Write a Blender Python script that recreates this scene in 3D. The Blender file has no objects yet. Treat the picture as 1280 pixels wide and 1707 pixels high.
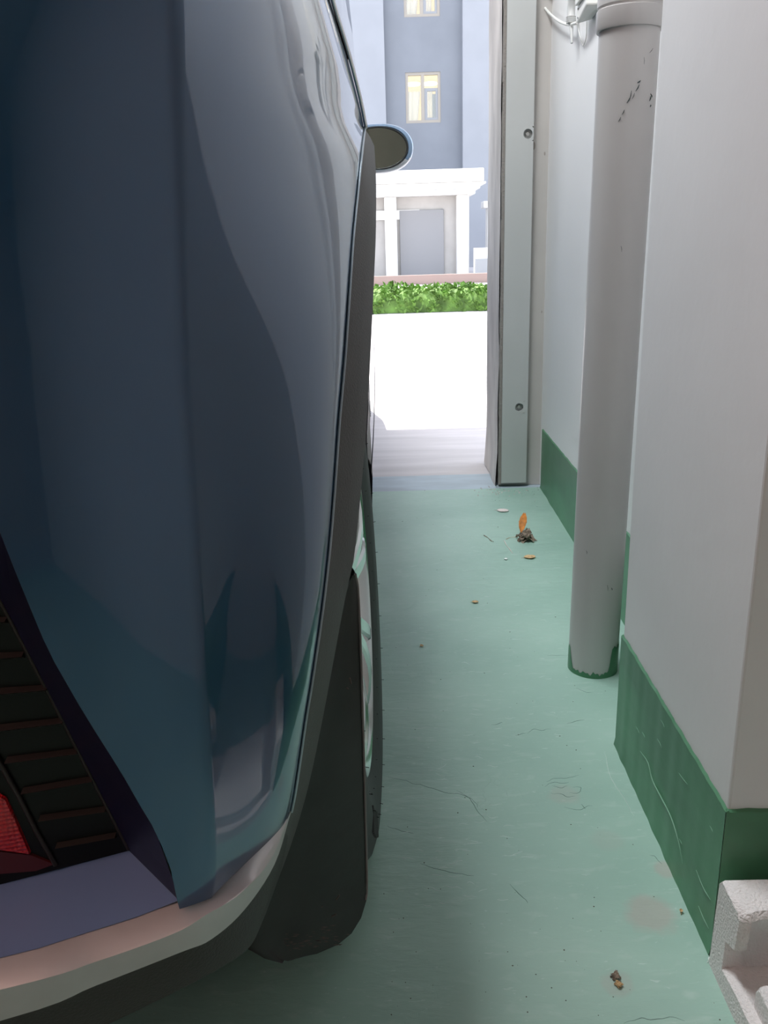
import bpy, bmesh, math, random
from mathutils import Vector, Matrix, noise
random.seed(7)
C = bpy.context.scene
COL = C.collection
PI = math.pi

# ---------------------------------------------------------------- camera
FPX, PITCH, ROLL, YAW, CH = 1423.8, .3086, -.0312, -.0135, .80
Fv = Vector((math.sin(YAW)*math.cos(PITCH), math.cos(YAW)*math.cos(PITCH), -math.sin(PITCH)))
Rv = Vector((math.cos(YAW), -math.sin(YAW), 0)); Uv = Rv.cross(Fv)
R2 = Rv*math.cos(ROLL)+Uv*math.sin(ROLL); U2 = -Rv*math.sin(ROLL)+Uv*math.cos(ROLL)
CP = Vector((0, 0, CH))
cam_d = bpy.data.cameras.new('camera'); cam = bpy.data.objects.new('camera', cam_d); COL.objects.link(cam)
cam.matrix_world = Matrix(((R2.x, U2.x, -Fv.x, 0), (R2.y, U2.y, -Fv.y, 0), (R2.z, U2.z, -Fv.z, CH), (0, 0, 0, 1)))
cam_d.sensor_fit = 'VERTICAL'; cam_d.sensor_height = 36; cam_d.sensor_width = 27
cam_d.lens = 36*FPX/1707; cam_d.clip_start = .02; cam_d.clip_end = 300
C.camera = cam
# world
w = bpy.data.worlds.new('sky'); C.world = w; w.use_nodes = True
nt = w.node_tree; nt.nodes.clear()
sky = nt.nodes.new('ShaderNodeTexSky'); sky.sky_type = 'NISHITA'; sky.sun_disc = False
sky.sun_elevation = math.radians(62); sky.sun_rotation = math.radians(-15); sky.air_density = 1.2; sky.dust_density = 2.5
bg = nt.nodes.new('ShaderNodeBackground'); bg.inputs['Strength'].default_value = .34
wo = nt.nodes.new('ShaderNodeOutputWorld')
hz = nt.nodes.new('ShaderNodeMix'); hz.data_type = 'RGBA'; hz.inputs[0].default_value = .55; hz.inputs[7].default_value = (5.2, 5.3, 5.6, 1)   # summer haze
nt.links.new(sky.outputs[0], hz.inputs[6]); nt.links.new(hz.outputs[2], bg.inputs[0]); nt.links.new(bg.outputs[0], wo.inputs[0])
# sun (high over the building across the yard)
sd = bpy.data.lights.new('sun', 'SUN'); sd.energy = 5.0; sd.angle = .01; sd.color = (1, .95, .88)
sun = bpy.data.objects.new('sun', sd); COL.objects.link(sun)
sun.rotation_euler = Vector((.09, -.36, -1)).to_track_quat('-Z', 'Y').to_euler()
# unseen fill lights added inside the garage and behind the viewer
def area(name, loc, to, sx, sy, e, col):
    l = bpy.data.lights.new(name, 'AREA'); l.shape = 'RECTANGLE'; l.size = sx; l.size_y = sy; l.energy = e; l.color = col
    o = bpy.data.objects.new(name, l); COL.objects.link(o); o.location = loc
    o.rotation_euler = (Vector(to)-Vector(loc)).to_track_quat('-Z', 'Y').to_euler(); return o
area('ceiling_fill_light', (-.30, 1.55, 2.45), (-.3, 1.5, 0), .3, 1.3, 30, (.95, .98, 1))  # added fill to lift the interior, no fixture modelled
area('warm_fill_light', (-1.3, -.3, 2.5), (-.9, .5, .4), 1.4, .7, 10, (1, .58, .49))  # added warm fill for the pinkish light on the car's rear
area('rear_fill_light', (-1.2, -2.3, 2.5), (-1.2, -2.9, 0), 1.3, .25, 6, (1, .84, .80))  # added fill that brightens the back wall for the mirror
C.view_settings.view_transform = 'Standard'; C.view_settings.look = 'None'; C.view_settings.gamma = 1
C.view_settings.use_curve_mapping = False; C.view_settings.exposure = 0.56

# ---------------------------------------------------------------- helpers
def ray(u, v): return Fv+R2*((u-640)/FPX)-U2*((v-853.5)/FPX)
def by(u, v, y): d = ray(u, v); return CP+d*(y/d.y)
def bx(u, v, x): d = ray(u, v); return CP+d*(x/d.x)
def bz(u, v, z): d = ray(u, v); return CP+d*((z-CH)/d.z)
def lerp(a, b, t): return a+(b-a)*t
def interp(tab, x):
    if x <= tab[0][0]: return tab[0][1]
    for (a, p), (b, q) in zip(tab, tab[1:]):
        if x <= b: return lerp(p, q, (x-a)/(b-a) if b > a else 0)
    return tab[-1][1]
def catmull(P, n):
    P = [Vector(p) for p in P]; Q = [2*P[0]-P[1]]+P+[2*P[-1]-P[-2]]; out = []
    for i in range(1, len(Q)-2):
        a, b, c, d = Q[i-1:i+3]
        for k in range(n):
            t = k/n
            out.append(.5*((2*b)+(c-a)*t+(2*a-5*b+4*c-d)*t*t+(3*b-a-3*c+d)*t**3))
    out.append(P[-1]); return out

def mesh(name, verts, faces, mat=None, parent=None, smooth=True, label=None, cat=None, group=None, kind=None, mats=None, fm=None, bevel=0, sharp=None):
    me = bpy.data.meshes.new(name); me.from_pydata([tuple(v) for v in verts], [], faces); me.update()
    o = bpy.data.objects.new(name, me); COL.objects.link(o)
    if mats:
        for m in mats: me.materials.append(m)
        if fm:
            for p, i in zip(me.polygons, fm): p.material_index = i
    elif mat: me.materials.append(mat)
    if smooth:
        me.shade_smooth()
        if sharp is not None: me.set_sharp_from_angle(angle=math.radians(sharp))
    if parent: o.parent = parent
    if bevel:
        b = o.modifiers.new('bevel', 'BEVEL'); b.width = bevel; b.segments = 2; b.limit_method = 'ANGLE'; b.angle_limit = math.radians(35)
    tag(o, label, cat, group, kind); return o
def tag(o, label=None, cat=None, group=None, kind=None):
    for k, v in (('label', label), ('category', cat), ('group', group), ('kind', kind)):
        if v: o[k] = v
    return o
def empty(name, loc, label=None, cat=None, group=None, kind=None, parent=None):
    o = bpy.data.objects.new(name, None); COL.objects.link(o); o.location = loc; o.empty_display_size = .05
    if parent: o.parent = parent
    return tag(o, label, cat, group, kind)
class MB:
    def __init__(s): s.v = []; s.f = []; s.m = []
    def add(s, vs, fs, mi=0):
        n = len(s.v); s.v += [Vector(v) for v in vs]; s.f += [tuple(i+n for i in f) for f in fs]; s.m += [mi]*len(fs); return s
    def box(s, a, b, mi=0):
        x0, y0, z0 = a; x1, y1, z1 = b
        return s.add([(x0,y0,z0),(x1,y0,z0),(x1,y1,z0),(x0,y1,z0),(x0,y0,z1),(x1,y0,z1),(x1,y1,z1),(x0,y1,z1)],
                     [(3,2,1,0),(4,5,6,7),(0,1,5,4),(1,2,6,5),(2,3,7,6),(3,0,4,7)], mi)
    def grid(s, rows, mi=0, flip=False, closed=False):
        n = len(rows[0]); vs = [p for r in rows for p in r]; fs = []
        for i in range(len(rows)-1):
            for j in range(n if closed else n-1):
                k = (j+1) % n
                q = (i*n+j, i*n+k, (i+1)*n+k, (i+1)*n+j)
                fs.append(q[::-1] if flip else q)
        return s.add(vs, fs, mi)
    def tube(s, pts, r, n=8, mi=0):
        pts = [Vector(p) for p in pts]; rows = []; up = None
        for i, p in enumerate(pts):
            t = (pts[min(i+1, len(pts)-1)]-pts[max(i-1, 0)]).normalized()
            if up is None: up = t.orthogonal().normalized()
            up = (up-t*up.dot(t)).normalized(); sd_ = t.cross(up)
            rr = r[i] if isinstance(r, (list, tuple)) else r
            rows.append([p+(up*math.cos(a)+sd_*math.sin(a))*rr for a in [2*PI*k/n for k in range(n)]])
        s.grid(rows, mi, closed=True)
        s.add(rows[0], [tuple(range(n))[::-1]], mi); s.add(rows[-1], [tuple(range(n))], mi); return s
    def lathe(s, prof, c, axis='z', n=40, mi=0, a0=0, a1=2*PI):
        rows = []; full = abs(a1-a0-2*PI) < 1e-6
        for (h_, r) in prof:
            row = []
            for k in range(n if full else n+1):
                a = a0+(a1-a0)*k/n
                if axis == 'z': row.append(Vector(c)+Vector((r*math.cos(a), r*math.sin(a), h_)))
                else: row.append(Vector(c)+Vector((h_, r*math.cos(a), r*math.sin(a))))
            rows.append(row)
        return s.grid(rows, mi, closed=full)
    def prism(s, poly, off, mi=0):
        poly = [Vector(p) for p in poly]; off = Vector(off); n = len(poly)
        return s.add(poly+[p+off for p in poly], [tuple(range(n))[::-1], tuple(range(n, 2*n))]+[(i, (i+1) % n, (i+1) % n+n, i+n) for i in range(n)], mi)
    def build(s, name, mat, parent=None, **k):
        o = mesh(name, s.v, s.f, None if isinstance(mat, list) else mat, parent, mats=mat if isinstance(mat, list) else None, fm=s.m if isinstance(mat, list) else None, **k)
        bm = bmesh.new(); bm.from_mesh(o.data); bmesh.ops.recalc_face_normals(bm, faces=bm.faces); bm.to_mesh(o.data); bm.free(); return o

# ---------------------------------------------------------------- materials
def M(name, col, rough=.5, metal=0, bump=0, bscale=30, coat=0, var=0, vscale=3, emit=None, es=0, spec=None, bstretch=(1,1,1), col2=None, coatr=.03):
    m = bpy.data.materials.new(name); m.use_nodes = True; t = m.node_tree; p = t.nodes['Principled BSDF']
    p.inputs['Base Color'].default_value = (*col, 1); p.inputs['Roughness'].default_value = rough; p.inputs['Metallic'].default_value = metal
    p.inputs['Coat Weight'].default_value = coat; p.inputs['Coat Roughness'].default_value = coatr
    if spec is not None: p.inputs['Specular IOR Level'].default_value = spec
    if emit: p.inputs['Emission Color'].default_value = (*emit, 1); p.inputs['Emission Strength'].default_value = es
    geo = t.nodes.new('ShaderNodeNewGeometry'); mp = t.nodes.new('ShaderNodeMapping'); mp.inputs['Scale'].default_value = bstretch
    t.links.new(geo.outputs['Position'], mp.inputs[0])
    if var:
        n = t.nodes.new('ShaderNodeTexNoise'); n.inputs['Scale'].default_value = vscale; n.inputs['Detail'].default_value = 5
        t.links.new(mp.outputs[0], n.inputs[0])
        mx = t.nodes.new('ShaderNodeMix'); mx.data_type = 'RGBA'
        c2 = col2 or tuple(c*(1-var) for c in col); c1 = col if col2 else tuple(min(1, c*(1+var)) for c in col)
        mx.inputs[6].default_value = (*c1, 1); mx.inputs[7].default_value = (*c2, 1)
        rp = t.nodes.new('ShaderNodeMapRange'); rp.inputs[1].default_value = .35; rp.inputs[2].default_value = .65
        t.links.new(n.outputs[0], rp.inputs[0]); t.links.new(rp.outputs[0], mx.inputs[0]); t.links.new(mx.outputs[2], p.inputs['Base Color'])
    if bump:
        n = t.nodes.new('ShaderNodeTexNoise'); n.inputs['Scale'].default_value = bscale; n.inputs['Detail'].default_value = 6
        t.links.new(mp.outputs[0], n.inputs[0]); b = t.nodes.new('ShaderNodeBump'); b.inputs['Strength'].default_value = bump; b.inputs['Distance'].default_value = .004
        t.links.new(n.outputs[0], b.inputs['Height']); t.links.new(b.outputs[0], p.inputs['Normal'])
    return m

def floor_material():
    m = bpy.data.materials.new('painted floor'); m.use_nodes = True; t = m.node_tree; p = t.nodes['Principled BSDF']; L = t.links.new
    geo = t.nodes.new('ShaderNodeNewGeometry')
    def nz(scale, det=6, st=(1,1,1), dist=0, rot=0):
        mp = t.nodes.new('ShaderNodeMapping'); mp.inputs['Scale'].default_value = st; mp.inputs['Rotation'].default_value = (0, 0, rot)
        L(geo.outputs['Position'], mp.inputs[0])
        n = t.nodes.new('ShaderNodeTexNoise'); n.inputs['Scale'].default_value = scale; n.inputs['Detail'].default_value = det
        n.inputs['Distortion'].default_value = dist; L(mp.outputs[0], n.inputs[0]); return n.outputs[0]
    def rng(s, a, b, c=0, d=1):
        r = t.nodes.new('ShaderNodeMapRange'); r.inputs[1].default_value = a; r.inputs[2].default_value = b; r.inputs[3].default_value = c; r.inputs[4].default_value = d
        L(s, r.inputs[0]); return r.outputs[0]
    def mix(fac, a, b):
        x = t.nodes.new('ShaderNodeMix'); x.data_type = 'RGBA'; L(fac, x.inputs[0])
        for s, i in ((a, 6), (b, 7)):
            if isinstance(s, tuple): x.inputs[i].default_value = (*s, 1)
            else: L(s, x.inputs[i])
        return x.outputs[2]
    def mth(op, a, b):
        x = t.nodes.new('ShaderNodeMath'); x.operation = op; x.use_clamp = op == 'MULTIPLY'
        for s, i in ((a, 0), (b, 1)):
            if isinstance(s, (int, float)): x.inputs[i].default_value = s
            else: L(s, x.inputs[i])
        return x.outputs[0]
    n1 = nz(2.2, 5, (1, 1.6, 1), .3); n2 = nz(22, 8, (1, 3, 1), .6); n3 = nz(70, 6, (1, 4, 1), 1)
    base = mix(rng(n1, .35, .66), (.31, .49, .415), (.39, .58, .495))
    base = mix(mth('MULTIPLY', rng(n2, .56, .74), .30), base, (.56, .69, .63))
    base = mix(mth('MULTIPLY', rng(n3, .66, .72), .35), base, (.70, .80, .76))
    # patches where the paint has worn to beige concrete, at the places seen
    for (px, py, rad, amt) in ((1085, 1525, .042, .75), (1110, 1450, .02, .7), (940, 1325, .03, .35), (1028, 1640, .022, .4), (1010, 1400, .03, .2)):
        q = bz(px, py, 0)
        sb = t.nodes.new('ShaderNodeVectorMath'); sb.operation = 'DISTANCE'; L(geo.outputs['Position'], sb.inputs[0]); sb.inputs[1].default_value = q
        dd = mth('ADD', sb.outputs['Value'], mth('MULTIPLY', nz(26, 6), rad*.9))
        base = mix(mth('MULTIPLY', rng(dd, rad*1.35, rad*1.0), amt), base, (.42, .43, .385))
    L(base, p.inputs['Base Color'])
    v = t.nodes.new('ShaderNodeTexVoronoi'); v.feature = 'DISTANCE_TO_EDGE'; v.inputs['Scale'].default_value = 7
    dm = t.nodes.new('ShaderNodeVectorMath'); dm.operation = 'ADD'; L(geo.outputs['Position'], dm.inputs[0])
    nn = t.nodes.new('ShaderNodeTexNoise'); nn.inputs['Scale'].default_value = 9; nn.inputs['Detail'].default_value = 5; L(geo.outputs['Position'], nn.inputs[0])
    sc = t.nodes.new('ShaderNodeVectorMath'); sc.operation = 'SCALE'; sc.inputs[3].default_value = .25; L(nn.outputs[1], sc.inputs[0]); L(sc.outputs[0], dm.inputs[1]); L(dm.outputs[0], v.inputs[0])
    crack = rng(v.outputs[0], 0, .012, 0, 1); gate = rng(nz(2.6, 2), .52, .62)
    hgt = mth('ADD', mth('MULTIPLY', nz(9, 4, (1, 2.2, 1), .5), .5), mth('MULTIPLY', n2, .35))
    hgt = mth('ADD', hgt, mth('MULTIPLY', mth('MULTIPLY', crack, gate), .10))
    hgt = mth('ADD', hgt, mth('MULTIPLY', n3, .07))
    b = t.nodes.new('ShaderNodeBump'); b.inputs['Strength'].default_value = .55; b.inputs['Distance'].default_value = .006; L(hgt, b.inputs['Height']); L(b.outputs[0], p.inputs['Normal'])
    L(rng(n2, .3, .7, .34, .52), p.inputs['Roughness']); return m

wall_m = M('white wall paint', (.80, .80, .81), .55, bump=.12, bscale=40, var=.03)
floor_m = floor_material()
green_m = M('dark green skirting paint', (.070, .225, .115), .35, bump=.25, bscale=24, var=.18, vscale=9, bstretch=(1, .4, 1))
ceil_m = M('ceiling paint', (.55, .54, .53), .8)
backw_m = M('warm plaster', (.40, .33, .30), .8, var=.06)
thres_m = M('blue grey paint', (.42, .51, .57), .5, bump=.4, bscale=20, var=.10, vscale=12, bstretch=(.5, 1.5, 1))
conc_m = M('pale concrete', (.60, .575, .58), .8, bump=.5, bscale=22, var=.08, vscale=7, bstretch=(.25, 2, 1))
jamb_m = M('weathered concrete edge', (.68, .64, .61), .85, bump=.5, bscale=30, var=.18, vscale=8, bstretch=(1, 1, .4))
beige_m = M('beige render', (.50, .48, .455), .75, bump=.2, bscale=25, var=.06)
trimm = M('pale grey painted steel', (.50, .515, .505), .4, bump=.04, bscale=9, var=.03)
seal_m = M('dark brush seal', (.27, .25, .23), .9, bump=.8, bscale=160)
pvc_m = M('white pvc', (.60, .58, .57), .33, bump=.02, bscale=12, var=.03)
mark_m = M('dark scuff', (.05, .07, .07), .8)
blue_m = M('blue metallic paint', (.010, .072, .165), .28, metal=.55, coat=1, coatr=.02)
blued_m = M('lightened blue ledge', (.20, .30, .54), .45, metal=.15, coat=.3, coatr=.3)  # body blue lightened for light reflected off the up-facing ledge
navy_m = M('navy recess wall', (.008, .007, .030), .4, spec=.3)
plast_m = M('dark grey grained plastic', (.085, .085, .083), .55, bump=.25, bscale=500)
lowb_m = M('shaded bumper plastic', (.04, .038, .036), .55, bump=.25, bscale=500)  # arch trim plastic darkened for the shade low on the bumper
black_m = M('black plastic', (.022, .022, .022), .5, bump=.2, bscale=260)
flap_m = M('black mud flap plastic', (.020, .021, .021), .42, bump=.15, bscale=60, var=.25, vscale=14)
rub_m = M('tyre rubber', (.045, .047, .047), .6, bump=.1, bscale=90)
chrome_m = M('bright trim', (.8, .8, .8), .08, metal=1)
alloy_m = M('machined alloy', (.72, .74, .73), .14, metal=1)
silver_m = M('silver strip', (.62, .60, .60), .42, metal=.35, bump=.05, bscale=60, var=.05, vscale=20)
lens_m = M('dark lamp lens', (.006, .006, .005), .35, spec=.25)
ridge_m = M('lens ridge', (.03, .024, .022), .35, spec=.3)
glass_m = M('tinted glass', (.02, .025, .03), .03, metal=0, spec=.8, coat=1, coatr=0)
mirror_m = M('mirror glass', (.62, .78, .72), .03, metal=1)
housing_m = M('pale blue mirror cap', (.25, .38, .55), .2, metal=.4, coat=1)
hous2_m = M('silver mirror base', (.70, .72, .76), .3, metal=.3)
foam_m = M('white foam', (.86, .84, .83), .85, bump=.9, bscale=330)
def red_reflector():
    m = M('red reflector', (.55, .006, .012), .2, coat=.6); t = m.node_tree; p = t.nodes['Principled BSDF']
    g = t.nodes.new('ShaderNodeNewGeometry'); v = t.nodes.new('ShaderNodeTexVoronoi'); v.inputs['Scale'].default_value = 330; v.inputs['Randomness'].default_value = .15
    t.links.new(g.outputs['Position'], v.inputs[0]); b = t.nodes.new('ShaderNodeBump'); b.inputs['Distance'].default_value = .003; b.inputs['Strength'].default_value = .9
    t.links.new(v.outputs[0], b.inputs['Height']); t.links.new(b.outputs[0], p.inputs['Normal'])
    p.inputs['Emission Color'].default_value = (0, 0, 0, 1); return m
red_m = red_reflector()
blue_m.node_tree.nodes['Principled BSDF'].inputs['Coat IOR'].default_value = 1.7
bldA = M('grey blue facade paint', (.245, .262, .295), .8, bump=.3, bscale=4, var=.04, vscale=1.5)
bldB = M('pale blue facade paint', (.375, .39, .425), .8, bump=.3, bscale=4, var=.03, vscale=1.5)
white_m = M('white stone', (.84, .83, .80), .6)
frame_m = M('beige window frame', (.40, .36, .31), .5)
sash_m = M('grey sash', (.33, .34, .36), .5)
cream_m = M('glowing room wall', (.8, .72, .52), .8, emit=(1, .86, .58), es=.22)  # wall glows in place of lamp light in the room
curt_m = M('glowing cream curtain', (.8, .75, .6), .8, emit=(1, .86, .62), es=.12)  # faint glow stands in for room light on the cloth
ring_m = M('ring lamp', (1, 1, .9), .5, emit=(1, .97, .8), es=.8)
bare_m = M('grey room wall', (.42, .45, .46), .8)
hedge_m = M('hedge leaves', (.14, .26, .05), .7, var=.4, vscale=9)
kerb_m = M('red brown kerb', (.34, .25, .22), .8)
def window_glass():
    m = bpy.data.materials.new('clear pane'); m.use_nodes = True; t = m.node_tree; t.nodes.clear()
    a = t.nodes.new('ShaderNodeBsdfTransparent'); g = t.nodes.new('ShaderNodeBsdfGlossy'); g.inputs['Roughness'].default_value = .02
    x = t.nodes.new('ShaderNodeMixShader'); x.inputs[0].default_value = .12; o = t.nodes.new('ShaderNodeOutputMaterial')
    t.links.new(a.outputs[0], x.inputs[1]); t.links.new(g.outputs[0], x.inputs[2]); t.links.new(x.outputs[0], o.inputs[0]); return m
pane_m = window_glass()

# ---------------------------------------------------------------- setting
def struct(name, mb, mat, parent=None, **k):
    return mb.build(name, mat, parent, smooth=False, kind=None if parent else 'structure', **k)
XW, XC, YE, YC0, YC1, HB = .489, .354, 2.745, .79, 1.222, .196
ZC = 2.62
struct('floor', MB().box((-3.0, -3.2, -.1), (XW+.02, 2.735, 0)), floor_m, label='green painted concrete garage floor')
struct('trim_1', MB().box((-3.0, 2.735, -.1), (XW+.3, 2.925, -.001)), thres_m, label='pale blue grey painted strip across the garage threshold')
struct('ground', MB().box((-14, 2.925, -.1), (16, 40, -.004)), conc_m, label='pale concrete yard outside the garage')
struct('wall_right', MB().box((XW, YC1, 0), (XW+.2, YE+.35, ZC)), M('daylit white wall paint', (.87, .87, .87), .5, bump=.12, bscale=40), label='white painted side wall behind the drain pipe')  # white lightened for the daylight that falls on this wall
struct('wall_column', MB().box((XC, YC0, 0), (XW+.6, YC1, ZC)), wall_m, label='white painted pillar projecting from the side wall', bevel=.003)
struct('wall_recess', MB().box((XW+.6, -3.2, 0), (XW+.8, YC1, ZC)), wall_m, label='side wall set back behind the pillar')
struct('floor_recess', MB().box((XW+.02, -3.2, -.1), (XW+.6, YC1, 0)), floor_m, label='floor bay in front of the pillar')
struct('canopy', MB().box((-3.2, 3.09, 2.30), (XW+.8, 4.55, 2.45)), ceil_m, label='concrete canopy over the garage opening')
struct('wall_left', MB().box((-3.2, -3.2, 0), (-3.0, YE+.35, ZC)), wall_m)
struct('ceiling', MB().box((-3.2, -3.2, ZC), (XW+.8, YE+.35, ZC+.18)), ceil_m)
struct('wall_back', MB().box((-3.2, -3.4, 0), (XW+.8, -3.2, ZC)), backw_m)
# front wall round the opening: right jamb, lintel, left jamb
struct('wall_front', MB().box((.350, 2.77, 0), (XW, 3.09, ZC)).box((-3.0, 2.77, 2.25), (.350, 3.09, ZC)).box((-3.0, 2.77, 0), (-2.35, 3.09, 2.25)), [beige_m], label='rendered front wall around the garage opening')
# rough concrete reveal on the jamb
rows = []
for i in range(40):
    z = i/39*2.25; row = []
    for j in range(10):
        y = lerp(2.762, 3.095, j/9)
        row.append(Vector((.345+.004*noise.noise(Vector((y*9, z*6, 3)))-(.007*max(0, 1-z/.12)), y+.004*noise.noise(Vector((1, z*9, y))), z)))
    rows.append(row)
mb = MB().grid(rows); mb.add([(.353, 2.762, 0), (.353, 2.762, 2.25), (.36, 2.77, 2.25), (.36, 2.77, 0)], [(0, 1, 2, 3)])
mb.build('trim_2', jamb_m, smooth=True, kind='structure', label='rough concrete reveal of the opening jamb')
# skirting bands with a wavy painted top
def skirting(name, a, b, nrm, h, label, seed, n=80):
    a = Vector(a); b = Vector(b); nrm = Vector(nrm); rows = [[], [], [], []]
    for i in range(n+1):
        p = a.lerp(b, i/n); w_ = .0022*noise.noise(Vector((i*.35, seed, 0)))+.0012*noise.noise(Vector((i*1.3, seed, 5)))
        o_ = nrm*(.0035+.0012*noise.noise(Vector((i*.25, seed, 9))))
        rows[0].append(p+Vector((0, 0, 0))+o_*1.6); rows[1].append(p+o_+Vector((0, 0, .012))); rows[2].append(p+o_+Vector((0, 0, h+w_))); rows[3].append(p+Vector((0, 0, h+w_+.002)))
    return MB().grid(rows).build(name, green_m, smooth=True, sharp=40, kind='structure', label=label)
skirting('baseboard_right', (XW, YC1, 0), (XW, YE-.012, 0), (-1, 0, 0), HB, 'dark green painted skirting along the side wall behind the pipe', 1)
sk2 = skirting('baseboard_column', (XC, YC0-.003, 0), (XC, YC1, 0), (-1, 0, 0), HB, 'scuffed green painted skirting on the long side of the pillar', 2, 60)
skirting('baseboard_pillar_end', (XC-.003, YC0, 0), (XW+.6, YC0, 0), (0, -1, 0), HB, 'dark green skirting on the near end of the pillar, above the foam', 3, 60)
# pale scratches on the skirting of the pillar (paint runs and scrapes)
def onwall(px, py): q = bx(px, py, XC-.0052); return q
mb = MB()
def streak(pts, r):
    P = catmull([onwall(*p) for p in pts], 5); mb.tube(P, [r*(.35+.65*math.sin(PI*i/(len(P)-1))+.2*noise.noise(Vector((i*.9, r*900, 0)))) for i in range(len(P))], 5)
streak([(1067, 1252), (1080, 1272), (1087, 1300), (1102, 1330), (1118, 1362), (1130, 1400), (1138, 1440)], .0010)
streak([(1160, 1450), (1172, 1480), (1184, 1500)], .0006)
streak([(1164, 1510), (1172, 1530), (1181, 1548)], .0006)
streak([(1131, 1288), (1138, 1298), (1146, 1308)], .0005)
for i in range(14):
    px, py = random.uniform(1050, 1190), random.uniform(1180, 1520)
    q = onwall(px, py)
    if not (.02 < q.z < .185 and YC0+.01 < q.y < YC1-.01): continue
    l = random.uniform(3, 12); streak([(px, py), (px+l*.45, py+l*.8), (px+l*.8, py+l*1.7)], .00035)
mb.build('paint_scrape', M('pale scrape', (.20, .40, .27), .5), parent=sk2, kind='stuff')
# cracks and raised paint ridges in the floor coat
fl = bpy.data.objects['floor']
def floor_lines(lines, r, name, mat, jit=1.2):
    m = MB()
    for L_ in lines:
        P = catmull([bz(px, py, 0) for px, py in L_], 5)
        P = [p+Vector((noise.noise(p*90)*.0012*jit, noise.noise(p*90+Vector((5, 5, 5)))*.003*jit, 0)) for p in P]
        m.tube(P, [r*(.25+.75*abs(math.sin(PI*(i+.3)/len(P))))*(.7+.5*abs(noise.noise(p*60))) for i, p in enumerate(P)], 5)
    for v in m.v: v.z *= .35
    m.build(name, mat, parent=fl, kind='stuff')
floor_lines([[(645, 1294), (672, 1301), (700, 1308), (740, 1320), (775, 1326), (792, 1338), (796, 1346)], [(940, 1346), (956, 1348), (966, 1350), (975, 1345), (988, 1344)], [(818, 1208), (830, 1207), (838, 1205)], [(878, 1222), (890, 1216), (905, 1217), (918, 1215)], [(945, 1207), (958, 1202), (974, 1199)], [(1040, 1703), (1060, 1699), (1080, 1701), (1110, 1697), (1140, 1701)],
  [(1082, 1424), (1090, 1428), (1096, 1434), (1104, 1442)], [(910, 1302), (925, 1298), (945, 1297), (965, 1293)], [(908, 1312), (920, 1304), (940, 1306), (948, 1304)], [(955, 1312), (968, 1313), (966, 1320), (950, 1322)], [(918, 1322), (935, 1325), (945, 1328), (958, 1327)], [(920, 1309), (934, 1313), (946, 1311)], [(965, 1340), (985, 1400)][:0] or [(968, 1340), (976, 1348)],
  [(760, 1318), (780, 1328), (796, 1352), (812, 1370)], [(645, 1376), (668, 1384), (690, 1390)], [(700, 1440), (740, 1452), (790, 1460)], [(850, 1475), (868, 1492), (880, 1505)], [(912, 1092), (930, 1092), (946, 1093)], [(960, 1147), (975, 1153), (988, 1156)], [(875, 1222), (860, 1226)]], .0006, 'floor_crack', M('dark crack', (.10, .17, .14), .9))  # cracks drawn as thin dark lines
rl = [[(700, 1330), (730, 1331), (760, 1330), (790, 1335)], [(668, 1329), (690, 1328)], [(725, 1290), (742, 1294)], [(728, 1282), (738, 1279), (744, 1273)], [(650, 1288), (672, 1290), (720, 1292)], [(655, 1212), (690, 1214), (720, 1213)], [(1025, 1240), (1040, 1258), (1048, 1280)], [(1008, 1252), (1012, 1275), (1020, 1300), (1040, 1330), (1056, 1360)], [(690, 1368), (720, 1372)], [(712, 1478), (735, 1486)], [(852, 1425), (870, 1420)]]
for _ in range(60):
    px, py = random.gauss(735, 55), random.gauss(1390, 110)
    if 648 < px < 1000 and 1050 < py < 1650: rl.append([(px, py), (px+random.uniform(4, 12), py+random.uniform(-1.5, 1.5)), (px+random.uniform(12, 26), py+random.uniform(-2, 3))])
for _ in range(50):
    px, py = random.uniform(640, 930), random.uniform(840, 1250)
    rl.append([(px, py), (px+random.uniform(3, 8), py+random.uniform(-1, 1)), (px+random.uniform(8, 16), py+random.uniform(-2, 2))])
floor_lines(rl, .0007, 'paint_ridge', M('pale floor paint', (.58, .71, .65), .4))
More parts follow.
